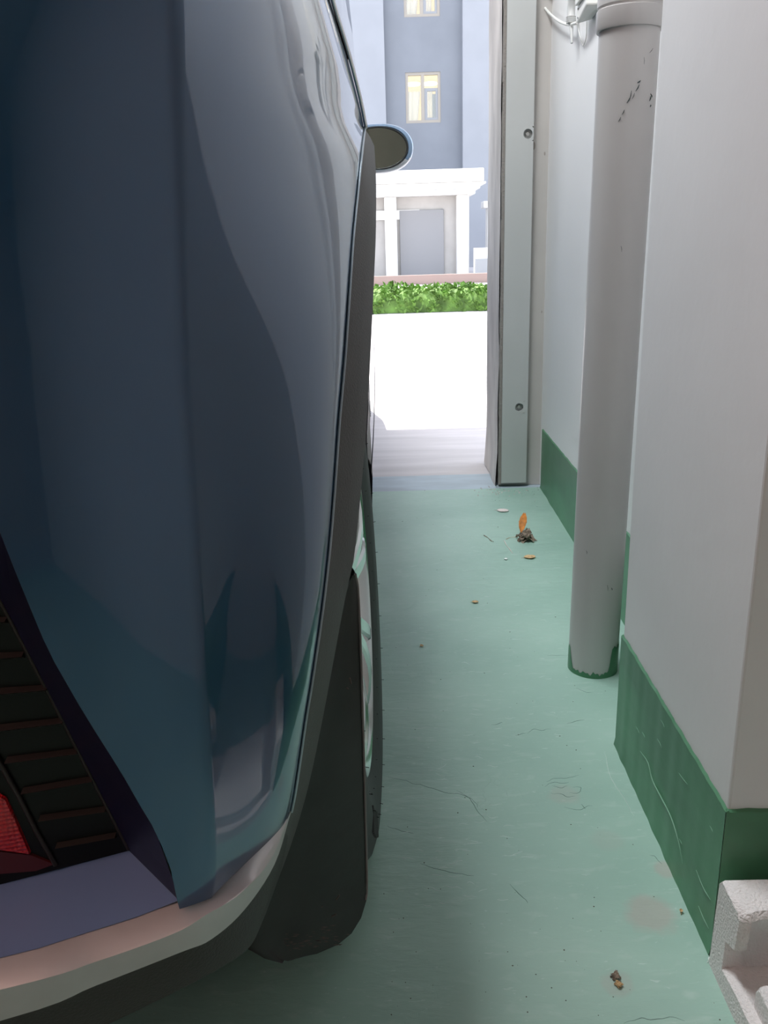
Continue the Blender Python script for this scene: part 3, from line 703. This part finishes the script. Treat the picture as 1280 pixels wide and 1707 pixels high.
# front arches
def arch_front():
    m_ = MB(); rows_ = [[] for _ in range(5)]
    for i in range(41):
        a = PI*i/40
        for k, (rx, rz, dx) in enumerate(((.52, .56, -.01), (.515, .555, .012), (.47, .51, .022), (.455, .495, .018), (.455, .495, -.06))):
            y = FY-rx*math.cos(a); z = WZ+rz*math.sin(a); rows_[k].append(Vector((min(xs_side(y, z), -.024+KY*(y-1))+dx, y, z)))
    return m_.grid(rows_)
cpair(arch_front(), 'wheel_arch_trim', plast_m, sharp=35)
# sill trim
rows_ = []
for y in (1.5, 1.9, 2.4, 2.9, 3.25):
    rows_.append([Vector((xs_side(y, .4)+.004, y, .42)), Vector((xs_side(y, .4)+.012, y, .39)), Vector((xs_side(y, .4)+.006, y, .27)), Vector((xs_side(y, .4)-.05, y, .22))])
cpair(MB().grid(rows_), 'sill_trim', plast_m, sharp=35)
# pale tube painting the highlight along the paint edge at the arch trim
P = [p+Vector((.0010, -.0012, 0)) for p in C1]
cpair(MB().tube(P, .0011, 6), 'arch_edge_highlight', M('pale highlight edge', (.42, .50, .56), .3, metal=.6))
# dark wheel housings
def well(cy):
    m_ = MB(); x0 = -.055+KY*(cy-1)
    rows_ = [[Vector((x0-d, cy-r*math.cos(PI*i/20), WZ+r*1.3*math.sin(PI*i/20)-.02)) for i in range(21)] for d, r in ((0, .382), (.28, .38))]
    m_.grid(rows_); c_ = rows_[1]; m_.add(c_, [tuple(range(21))]); return m_
for cy in (WY, FY): cpair(well(cy), 'wheel_housing', black_m)
# underbody
ub = MB().box((cxl(1)-.62, .50, .24), (cxl(1)+.62, 4.6, .36)); cp(ub, 'underbody', black_m, smooth=False)
ub = MB().box((cxl(1)-.85, 1.55, .24), (cxl(1)+.80, 3.2, .36)); cp(ub, 'floor_pan', black_m, smooth=False)
# bumper strip: top T, edge M_, bottom Bt
def edge(pts, far, ym, n=5):
    P = [by(*p) for p in pts]; c_ = cxl(.38)
    pre = [Vector((c_, far[0], far[1])), Vector((-.70, lerp(far[0], ym, .5), far[1])), Vector((-.45, ym, lerp(far[1], P[0].z, .35)))]
    return catmull(pre+P, n)
T = edge([(0, 1598, .400), (160, 1551, .420), (300, 1508, .438), (345, 1500, .446), (400, 1474, .459), (450, 1418, .494), (485, 1350, .545)], (.335, .396), .345)
Mm = edge([(0, 1650, .384), (160, 1603, .403), (290, 1556, .420), (345, 1524, .430), (400, 1490, .449), (452, 1432, .490), (485, 1352, .543)], (.318, .386), .330)
Bt = edge([(0, 1702, .388), (160, 1643, .406), (300, 1588, .424), (352, 1566, .435), (408, 1516, .462), (458, 1440, .502), (485, 1354, .544)], (.322, .352), .334)
n_ = len(T)
Tb = [p+Vector((0, .02, .001)) for p in T]; Bb = [p+Vector((0, .02, 0)) for p in Bt]
cp(MB().grid([Tb, T, [a.lerp(b, .92)+Vector((0, 0, .0004)) for a, b in zip(T, Mm)], Mm, [a.lerp(b, .10) for a, b in zip(Mm, Bt)], Bt, Bb]), 'bumper_strip', silver_m, mirror=True, sharp=28, label='silver strip along the bumper')
LB = edge([(0, 1790, .400), (150, 1722, .418), (290, 1655, .437), (360, 1618, .455), (412, 1583, .480), (436, 1540, .520), (468, 1455, .575)], (.333, .29), .348)
LBi = [p+Vector((-.01, .10, -.02)) for p in LB]
Bt2 = [p+Vector((0, .004, .0)) for p in Bt]
cp(MB().grid([Bt2, [a.lerp(b, .5)+Vector((.001, -.003, 0)) for a, b in zip(Bt2, LB)], LB, LBi]), 'lower_bumper', lowb_m, mirror=True, sharp=40, label='dark grey lower bumper')
# panel under the lamp (ledge), lamp recess and lens
Eo = [Vector((interp(E_line, z), yr(interp(E_line, z), z), z)) for z in (E_line[0][0]+.001, .43, .47, .52, .57, .62, .666, .70, .74, ZL)]
I_px = [(215, 1418), (190, 1370), (160, 1312), (128, 1250), (95, 1185), (62, 1120), (30, 1058), (0, 1003), (-60, 910), (-170, 760)]
Iy = lambda py: lerp(.478, .455, min(1, (1418-py)/660))
I = [by(px, py, Iy(py)) for px, py in I_px]
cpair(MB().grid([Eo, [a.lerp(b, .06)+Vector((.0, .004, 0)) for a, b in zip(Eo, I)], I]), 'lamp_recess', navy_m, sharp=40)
bl_px = [(215, 1418, .478), (160, 1430, .474), (91, 1444, .470), (0, 1462, .464), (-120, 1490, .458), (-260, 1525, .452)]
BLn = [by(*p) for p in bl_px]
to_px = [(303, 1499, .4405), (250, 1516, .434), (160, 1546, .422), (0, 1593, .402), (-150, 1637, .388), (-330, 1685, .374)]
xr_ = by(*to_px[0]).x
TO = resample([by(*to_px[0])]+[p+Vector((0, 0, .0006)) for p in T[::-1] if -.50 < p.x < xr_-.004], 14); BLr = resample(BLn, 14)
cpair(MB().grid([BLr, [a.lerp(b, .5)+Vector((0, 0, .0015)) for a, b in zip(BLr, TO)], TO]), 'bumper_ledge', blued_m, sharp=40, label='lightened blue ledge under the rear lamp')
# lens face
Ll = [Vector((-.47, lerp(.40, .41, i/9), lerp(BLn[-1].z, .80, i/9))) for i in range(10)]
Lr = I
lr = []
for a, b in zip(Lr, Ll): lr.append([a.lerp(b, k/6) for k in range(7)])
lens = cpair(MB().grid(lr), 'rear_lamp', lens_m, label='dark louvred rear lamp')
cpair(MB().grid([[p+Vector((0, -.0, 0)) for p in BLn], [lerp(0, 1, 1)*(p+Vector((0, .006, .006))) for p in BLn]]), 'lamp_gasket', black_m)
def on_lens(px, py, d=.0015):
    # nearest-plane intersection with the lens quad strip
    P0_, P1_, P2_ = I[0], I[7], Ll[0]; n3 = (P1_-P0_).cross(P2_-P0_).normalized(); r_ = ray(px, py)
    t = (P0_-CP).dot(n3)/r_.dot(n3); q = CP+r_*t; return q-r_.normalized()*d
ridges = [((-30, 1101), (40, 1096)), ((-30, 1161), (80, 1151)), ((-30, 1223), (107, 1206)), ((11, 1273), (130, 1257)), ((38, 1324), (156, 1303)), ((67, 1369), (177, 1353)), ((95, 1414), (194, 1396)), ((-40, 1042), (12, 1038))]
def sub(mb_, name, mat, **k): return cp(mb_, name, mat, parent=None, **k)
for a, b in ridges:
    p, q = on_lens(*a), on_lens(*b); m_ = MB(); h_ = Vector((0, -.0035, .0022)); d_ = Vector((0, .006, -.004))
    m_.add([p+d_, q+d_, q+h_*.9, p+h_*.9, q+Vector((0, .004, .004)), p+Vector((0, .004, .004))], [(0, 1, 2, 3), (3, 2, 4, 5), (0, 3, 5), (1, 4, 2)])
    o = cp(m_, 'lens_ridge', ridge_m, smooth=False); o.parent = lens[0]
for pts, r_ in (([(-10, 1255), (30, 1325), (60, 1385), (93, 1442)], .0016), ([(215, 1416), (160, 1310), (95, 1182), (0, 1000)], .0014)):
    o = cp(MB().tube([on_lens(*p) for p in pts], r_, 6), 'lens_divider', ridge_m); o.parent = lens[0]
rp = [on_lens(*p, .003) for p in ((-60, 1300), (8, 1333), (25, 1370), (49, 1424), (0, 1417), (-70, 1405))]
o = cp(MB().prism(rp, Vector((0, .003, 0))), 'red_reflector', red_m, smooth=False, label='red reflector in the dark lamp'); o.parent = lens[0]
lo = [on_lens(*p, .0022) for p in ((-60, 1462), (60, 1452), (90, 1441), (52, 1426), (0, 1420), (-70, 1408))]
o = cp(MB().prism(lo, Vector((0, .003, 0))), 'red_lens', M('dark red lens', (.09, .012, .014), .3), smooth=False); o.parent = lens[0]
# tailgate extras unseen from here but true to the car: plate recess bar
cp(MB().box((cxl(.4)-.30, .345, .60), (cxl(.4)+.30, .375, .72)), 'tailgate_panel', black_m, smooth=False, bevel=.01)
# mud flap
out = [(586, 958, .650), (593, 958, .655), (597, 985, .66), (601, 1070, .66), (605, 1200, .66), (609, 1340, .66), (612, 1470, .66), (610, 1500, .655), (600, 1530, .648), (585, 1556, .640), (560, 1578, .632), (525, 1590, .622), (480, 1596, .612), (430, 1594, .604), (380, 1590, .596), (400, 1490, .60), (450, 1330, .615), (500, 1180, .63), (540, 1060, .64), (570, 985, .645)]
FL = [by(*p) for p in out]
cen = [FL[i].lerp(FL[(len(FL)-i) % len(FL)], .5) for i in range(len(FL))]
mid = sum(FL, Vector())/len(FL)
fr_ = MB(); rows_ = []
for py, Lp_, Rp_, yl_, yr_ in ((957, 586, 592, .652, .655), (963, 580, 595, .650, .657), (985, 570, 598, .648, .66), (1070, 545, 601, .640, .66), (1200, 505, 605.5, .630, .66), (1340, 450, 609.5, .618, .66), (1470, 400, 612, .604, .66), (1500, 388, 611, .600, .655), (1530, 384, 602, .598, .648), (1556, 386, 586, .597, .640), (1575, 396, 563, .598, .632), (1590, 430, 528, .602, .622), (1597, 465, 495, .608, .614)):
    a_, b_ = by(Lp_, py, yl_), by(Rp_, py, yr_)
    row = [a_.lerp(b_, t)+Vector((0, -.0035*math.sin(PI*t)-(.004 if .1 < t < .24 else 0), 0)) for t in (0, .06, .12, .22, .3, .5, .7, .85, .94, 1)]
    rows_.append([a_+Vector((-.004, .008, 0))]+row+[b_+Vector((-.001, .006, .001)), b_+Vector((-.014, .045, .004))])
fr_.grid(rows_); e_ = rows_[-1]; fr_.grid([e_, [p+Vector((0, .006, .001)) for p in e_]])
flaps = cpair(fr_, 'mud_flap', flap_m, sharp=50, label='scuffed black mud flap')
P = catmull([by(592, 957, .652)]+[by(px-.5, py, y-.001) for px, py, y in out[2:8]], 5)
o = cp(MB().tube(P, .0012, 6), 'flap_rim', M('pale flap edge', (.20, .17, .17), .4)); o.parent = flaps[0]  # thin rim tube, paler than the flap
sm_ = MB()
for _ in range(70):
    t = random.random(); px = random.gauss(lerp(440, 560, t), 14); py = random.gauss(lerp(1572, 1566, t), 9)
    q = by(px, py, .611); r_ = random.uniform(.0004, .0012)
    sm_.add([q+Vector((r_*3*a, 0, r_*b)) for a, b in ((-1, 0), (0, .7), (1, .2), (.2, -.8))], [(0, 1, 2, 3)])
for a, b in (((583, 1130), (585, 1140)), ((578, 1146), (580, 1149)), ((560, 1500), (566, 1492)), ((532, 1520), (537, 1510)), ((553, 1528), (560, 1524))):
    sm_.tube([by(*a, .632), by(*b, .632)], .0007, 5)
o = cp(sm_, 'dried_mud', M('dried mud', (.12, .09, .085), .9), smooth=False, kind='stuff'); o.parent = flaps[0]
# wheels
def wheel(cx, cy, yaw_=.03, camber=0):
    c = Vector((cx, cy, 0.334))
    R_ = Matrix.Translation(c-car.location)@Matrix.Rotation(yaw_, 4, 'Z')@Matrix.Rotation(-camber, 4, 'Y')
    prof = [(-.10, .235), (-.108, .27), (-.102, .305), (-.088, .326), (-.05, .334), (.05, .334), (.084, .328), (.098, .313), (.1045, .295), (.107, .272), (.1035, .248), (.096, .232), (.088, .218)]
    ty = MB().lathe(prof, (0, 0, 0), axis='x', n=72)
    for k in range(72):   # tread blocks
        a = 2*PI*k/72
        for x0, x1, off in ((-.075, -.03, 0), (-.02, .02, .5), (.03, .078, 0)):
            aa = a+off*PI/72; P_ = []
            for da in (-.032, .032):
                for x_ in (x0, x1): P_.append((x_, da))
            vs = [(x_, r_*math.cos(aa+da), r_*math.sin(aa+da)) for r_ in (.330, .3375) for x_, da in P_]
            ty.add(vs, [(4, 5, 7, 6), (0, 1, 5, 4), (2, 3, 7, 6), (0, 2, 6, 4), (1, 3, 7, 5)])
    for k in range(10):   # raised moulded bars on the sidewall
        for blk in range(3):
            a = (-2.45, 2.6, 1.5)[blk]+k*.030; ty.add([(x_, r_*math.cos(a+da), r_*math.sin(a+da)) for x_ in (.103, .1076) for r_, da in ((.262, 0), (.262, .014), (.292, .020), (.292, .006))], [(4, 5, 6, 7), (0, 1, 5, 4), (1, 2, 6, 5), (2, 3, 7, 6), (3, 0, 4, 7)])
    t_o = ty.build('tyre', rub_m, sharp=35); t_o.data.transform(R_); t_o.parent = car
    def subp(m_, name, mat, **k):
        o_ = m_.build(name, mat, **k); o_.data.transform(R_); o_.parent = t_o; return o_
    subp(MB().lathe([(.086, .218), (.094, .226), (.096, .221), (.090, .213), (.070, .207), (-.09, .205), (-.095, .22)], (0, 0, 0), axis='x', n=72), 'rim', alloy_m, sharp=40)
    subp(MB().lathe([(.010, .20), (.006, .0001)], (0, 0, 0), axis='x', n=40), 'brake_disc', M('brake disc', (.12, .12, .12), .4, metal=.7))
    hb_ = MB().lathe([(.05, .07), (.078, .060), (.090, .034), (.090, .0001)], (0, 0, 0), axis='x', n=30)
    subp(hb_, 'hub_cap', alloy_m, sharp=40)
    for k in range(5):
        for s_ in (-1, 1):
            a = 2*PI*k/5+.35; prev = []; rows2 = []
            for i in range(7):
                t = i/6; r_ = lerp(.045, .214, t); aa = a+s_*(.12+.13*t); wd = lerp(.017, .010, t)/r_ * .8; xo = .078+.014*math.sin(PI*t)+.010*t
                rows2.append([Vector((x_, r_*math.cos(aa+d_), r_*math.sin(aa+d_))) for x_, d_ in ((xo-.022, -wd), (xo-.002, -wd), (xo+.002, -wd*.7), (xo+.002, wd*.7), (xo-.002, wd), (xo-.022, wd))])
            subp(MB().grid(rows2, closed=True), 'spoke', alloy_m, sharp=30)
        a = 2*PI*k/5+.35+PI/5
        subp(MB().lathe([(.05, .008), (.082, .008), (.084, .0001)], (0, .045*math.cos(a), .045*math.sin(a)), axis='x', n=8), 'wheel_nut', black_m)
    hr = MB()
    for k in range(64):
        a = 2*PI*k/64; r_ = .268 if k % 2 else .240; x_ = .1065 if k % 2 else .098
        hr.tube([(x_, r_*math.cos(a), r_*math.sin(a)), (x_+.004, (r_+.001)*math.cos(a), (r_+.001)*math.sin(a))], .0004, 4)
    subp(hr, 'rubber_hair', M('black rubber hair', (.01, .01, .01), .7), kind='stuff')
    return t_o
OUT = -.027-.107
wheel(-.038-.107, WY, -.013, .035); wheel(OUT+KY*(FY-WY)+.01, FY)
for cy in (WY, FY):
    c = Vector((OUT+KY*(cy-WY), cy, 0)); q = refl(c)
    ty = MB().lathe([(-.10, .235), (-.108, .27), (-.088, .326), (-.05, .336), (.05, .336), (.088, .326), (.107, .27), (.10, .235)], (0, 0, 0), axis='x', n=48)
    o = ty.build('tyre', rub_m); o.data.transform(Matrix.Translation(Vector((q.x, q.y, .337))-car.location)); o.parent = car
    r2 = MB().lathe([(-.1, .235), (-.085, .2), (-.075, .06), (-.09, .0001)], (0, 0, 0), axis='x', n=40).build('rim', alloy_m); r2.data.transform(Matrix.Translation(Vector((q.x, q.y, .337))-car.location)); r2.parent = o
# door mirror
def mirror_unit():
    ye = 2.93; ctr = by(630, 247, ye); rx = by(689, 245, ye).x-ctr.x; rz = (by(640, 205, ye).z-by(640, 289, ye).z)/2
    hs = MB(); prof = [(0.006, .80), (-.001, .87), (.004, .95), (.014, 1.0), (.03, 1.0), (.05, .97), (.08, .86), (.105, .65), (.118, .35), (.121, .001)]
    rows_ = []
    for d_, s_ in prof: rows_.append([ctr+Vector((rx*s_*math.copysign(abs(math.cos(a))**.85, math.cos(a)), d_, rz*s_*math.copysign(abs(math.sin(a))**.9, math.sin(a)))) for a in [2*PI*k/48 for k in range(48)]])
    hs.grid(rows_, closed=True)
    for i, f_ in enumerate(hs.f):
        zc_ = sum(hs.v[j].z for j in f_)/4; hs.m[i] = 1 if zc_ < ctr.z-rz*.45 else 0
    lip = MB().grid([[ctr+Vector((rx*s_*math.cos(a), d_, rz*s_*math.sin(a))) for a in [2*PI*k/48 for k in range(48)]] for d_, s_ in ((.001, .865), (-.004, .85), (-.003, .815), (.006, .80))], closed=True)
    gl = MB(); cr_ = [ctr+Vector((rx*.81*math.cos(a), .003, rz*.81*math.sin(a))) for a in [2*PI*k/48 for k in range(48)]]; gl.add(cr_, [tuple(range(48))])
    arm = MB().tube([ctr+Vector((-rx*.7, .05, -rz*.6)), ctr+Vector((-rx*1.2, .06, -rz*1.0)), ctr+Vector((-rx*1.6, .08, -rz*1.1))], [.022, .028, .032], 12)
    return hs, lip, gl, arm
hs, lip, gl, arm = mirror_unit()
a, b_ = cpair(hs, 'mirror_housing', [housing_m, hous2_m], sharp=50, label='pale blue door mirror with silver base')
for m_, nm, mt in ((lip, 'mirror_rim', black_m), (gl, 'mirror_glass', mirror_m), (arm, 'mirror_arm', black_m)):
    x_, y_ = cpair(m_, nm, mt); x_.parent = a; y_.parent = b_
# door handles
for yy in (1.55, 2.45):
    z = .84; x = xs_side(yy, z)
    cpair(MB().tube(catmull([(x-.005, yy-.09, z), (x+.012, yy-.07, z), (x+.015, yy, z), (x+.012, yy+.07, z), (x-.005, yy+.09, z)], 3), .009, 8), 'door_handle', blue_m)

# ---------------------------------------------------------------- building across the yard
bb = empty('apartment_building', (1, 25, 0), 'blue grey apartment building across the yard', 'building')
L0b = Vector((1, 25, 0))
def bp(m_, name, mat, parent=None, **k):
    o_ = m_.build(name, mat, **k); o_.data.transform(Matrix.Translation(-L0b)); o_.parent = parent or bb; return o_
xa, xb_ = by(641, 100, 25).x, by(770, 150, 25).x
win = [(by(675, 121, 25), by(735, 204, 25)), (by(672, -56, 25), by(733, 27, 25)), (by(675, 300, 25), by(735, 380, 25))]
win = [(Vector((lerp(a.x, a.x, 1), 25, a.z)), b) for a, b in win]
x0w = (win[0][0].x+win[1][0].x)/2; x1w = (win[0][1].x+win[1][1].x)/2
cw = MB(); wz = sorted([(b.z, a.z) for a, b in win])
cw.box((xa, 25, 0), (x0w, 25.3, 14)); cw.box((x1w, 25, 0), (xb_, 25.3, 14))
zz = 0
for z0, z1 in wz: cw.box((x0w, 25, zz), (x1w, 25.3, z0)); zz = z1
cw.box((x0w, 25, zz), (x1w, 25.3, 14)); bp(cw, 'middle_facade', bldA, smooth=False, label='grey blue middle strip')
bp(MB().box((-12, 24.75, 0), (xa, 25.5, 14)), 'side_facade', bldB, smooth=False, label='pale blue facade')
bp(MB().box((xb_, 24.75, 0), (14, 25.5, 14)), 'side_facade', bldB, smooth=False, label='pale blue facade')
bp(MB().box((-12, 25.5, 0), (-11.7, 34, 14)).box((13.7, 25.5, 0), (14, 34, 14)).box((-12, 33.7, 0), (14, 34, 14)).box((-12, 24.7, 14), (14, 34, 14.3)), 'outer_shell', bldB, smooth=False)
for wi, (z0, z1) in enumerate(wz):
    f_ = MB(); t_ = .07; X0, X1 = x0w, x1w; xm = lerp(X0, X1, .49)
    for a, b in (((X0+t_, z0), (X1-t_, z0+t_)), ((X0+t_, z1-t_), (X1-t_, z1)), ((X0, z0), (X0+t_, z1)), ((X1-t_, z0), (X1, z1)), ((xm-t_*.6, z0+t_), (xm+t_*.6, z1-t_))): f_.box((a[0], 25.02, a[1]), (b[0], 25.10, b[1]))
    fo_ = bp(f_, 'window_frame', frame_m, smooth=False)
    s_ = MB(); zs = lerp(z0, z1, .63); a0, a1 = xm+t_*.6, X1-t_
    for a, b in (((a0, zs), (a1, zs+.07)), ((a0+.075, z0+t_), (a1-.06, z0+t_+.06)), ((a0, z0+t_), (a0+.075, zs)), ((a1-.06, z0+t_), (a1, zs))): s_.box((a[0], 25.04, a[1]), (b[0], 25.12, b[1]))
    so = bp(s_, 'sash', sash_m, smooth=False); so.parent = fo_
    pn = bp(MB().box((X0+t_, 25.07, z0+t_), (xm-t_*.6, 25.075, z1-t_)), 'pane', pane_m, smooth=False); pn.parent = fo_
    pn = bp(MB().box((xm+t_*.6, 25.07, zs+.07), (a1, 25.075, z1-t_)), 'pane', pane_m, smooth=False); pn.parent = fo_
    pn = bp(MB().box((a0+.075, 25.07, z0+t_+.06), (a1-.06, 25.075, zs)), 'pane', pane_m, smooth=False); pn.parent = fo_
    rm = bp(MB().box((X0-.6, 27.6, z0-.8), (X1+.6, 27.7, z1+.5)).box((X0-.6, 25.3, z1+.25), (X1+.6, 27.7, z1+.35)).box((X0-.7, 25.3, z0-.8), (X0-.6, 27.7, z1+.3)).box((X1+.6, 25.3, z0-.8), (X1+.7, 27.7, z1+.3)), 'lit_room', cream_m, smooth=False); rm.parent = fo_
    cu = []
    for side, (c0, c1) in enumerate(((X0+.02, xm-.05), (xm+.10, xm+.27))):
        for r_i in range(2):
            pass
        rws = [[Vector((lerp(c0+(.0 if k == 0 else .0), c1-(.10*k if side == 0 else .0), j/24), 25.30+.025*math.sin(j*.8+k*.6), lerp(z0-.1, z1-.42, 1-k))) for j in range(25)] for k in (0, 1)]
        c_o = bp(MB().grid(rws), 'curtain', curt_m); c_o.parent = fo_
    if wi < 2:
        gg = bp(MB().box((xm+.26, 25.34, z0-.1), (X1+.1, 25.36, zs-.03)), 'grey_blind', bare_m, smooth=False); gg.parent = fo_
    for cx_ in (lerp(X0, X1, .24), lerp(X0, X1, .74)):
        tor = MB(); rws = []
        for i in range(32):
            a = 2*PI*i/32; rws.append([Vector((cx_+(.16+.05*math.cos(b))*math.cos(a), 25.75+(.16+.05*math.cos(b))*math.sin(a)*1.0, z1-.17+.035*math.sin(b))) for b in [2*PI*q/8 for q in range(8)]])
        rws.append(rws[0]); tor.grid(rws, closed=True); to_ = bp(tor, 'ring_lamp', ring_m); to_.parent = fo_
# entrance porch with stepped white cornice
yp = 18
po = empty('entrance_porch', (.6, yp+1, 0), 'white stepped cornice porch in front of the blue building', 'porch'); Lp = Vector((.6, yp+1, 0))
def pp(m_, name, mat, **k):
    o_ = m_.build(name, mat, **k); o_.data.transform(Matrix.Translation(-Lp)); o_.parent = po; return o_
for (pr, pt, pb, nm) in ((806, 283, 304, 'top_cornice'), (810, 305, 308, 'drip_edge'), (800, 309, 316, 'middle_cornice'), (792, 317, 325, 'lower_cornice')):
    z1 = by(720, pt, yp).z; z0 = by(720, pb+.8, yp).z; x1 = by(pr, pt, yp).x
    pp(MB().box((-2.2-x1*.1, yp-(.1 if nm == 'top_cornice' else .05), z0), (x1, yp+3, z1)), nm, white_m, smooth=False, bevel=.02)
zt = by(720, 326, yp).z
pp(MB().box((-2, yp+.35, 0), (by(782, 340, yp+.35).x, yp+2.8, zt)), 'porch_wall', beige_m, smooth=False)
z1 = by(650, 350, yp).z; z0 = by(650, 366, yp).z
pp(MB().box((-2.1, yp+.305, z0), (by(700, 350, yp).x, yp+.34, z1)), 'white_band', white_m, smooth=False)
for px in (652, 772):
    x = by(px, 400, yp).x; pp(MB().box((x-.12, yp+.06, 0), (x+.12, yp+.30, zt)), 'porch_column', white_m, smooth=False, bevel=.015)
pp(MB().box((.25, yp+.30, .0), (1.15, yp+.348, 1.35)), 'porch_door', M('grey door', (.30, .30, .31), .5), smooth=False, bevel=.01)
# low white wall and kiosk to the right
ka = by(806, 335, 21); kb = by(830, 346, 21)
MB().box((ka.x, 21, kb.z), (ka.x+1.2, 21.6, ka.z)).box((ka.x+.1, 21.1, 0), (ka.x+1.1, 21.5, kb.z)).build('gate_pier', [white_m], smooth=False, label='white capped pier right of the porch', cat='pier', bevel=.02)
gw = by(802, 430, 17)
MB().box((gw.x-.1, 17, 0), (gw.x+2.5, 17.15, by(810, 431, 17).z)).build('low_wall', M('grey low wall', (.36, .38, .40), .8), smooth=False, label='low grey wall right of the porch', cat='wall')
MB().box((gw.x-.1, 17.3, 0), (gw.x+2.0, 17.5, by(810, 413, 17.3).z)).build('white_fence_board', white_m, smooth=False, label='white board standing behind the low grey wall', cat='board')
struct('kerb', MB().box((-6, 16.2, -.004), (9, 16.4, .16)), kerb_m, label='red brown kerb at the far side of the yard')
# hedge in front of the kerb, built from leaf quads over a rounded core
def hedge(x0, x1, y, h, wd, label):
    m_ = MB()
    nn_ = int((x1-x0)*900)
    for _ in range(nn_):
        x = random.uniform(x0, x1); a = random.uniform(0, PI); r_ = 1+.15*noise.noise(Vector((x*3, a, 0)))
        p = Vector((x, y+wd*math.cos(a)*r_, max(.0, h*math.sin(a)**.7*r_*random.uniform(.75, 1))))
        u = Vector((random.uniform(-1, 1), random.uniform(-1, 1), random.uniform(-1, 1))).normalized()*.035; v = u.cross(Vector((random.random(), random.random(), random.random())).normalized())*.7
        m_.add([p-u, p+v, p+u, p-v], [(0, 1, 2, 3)])
    core = [[Vector((x0+(x1-x0)*i/12, y+wd*.85*math.cos(PI*k/8), h*.85*math.sin(PI*k/8)**.7)) for k in range(9)] for i in range(13)]
    m_.grid(core)
    return m_.build('hedge', hedge_m, smooth=False, label=label, cat='hedge')
hedge(-1.5, 1.6, 10.2, .30, .30, 'low green clipped hedge across the yard in front of the kerb')
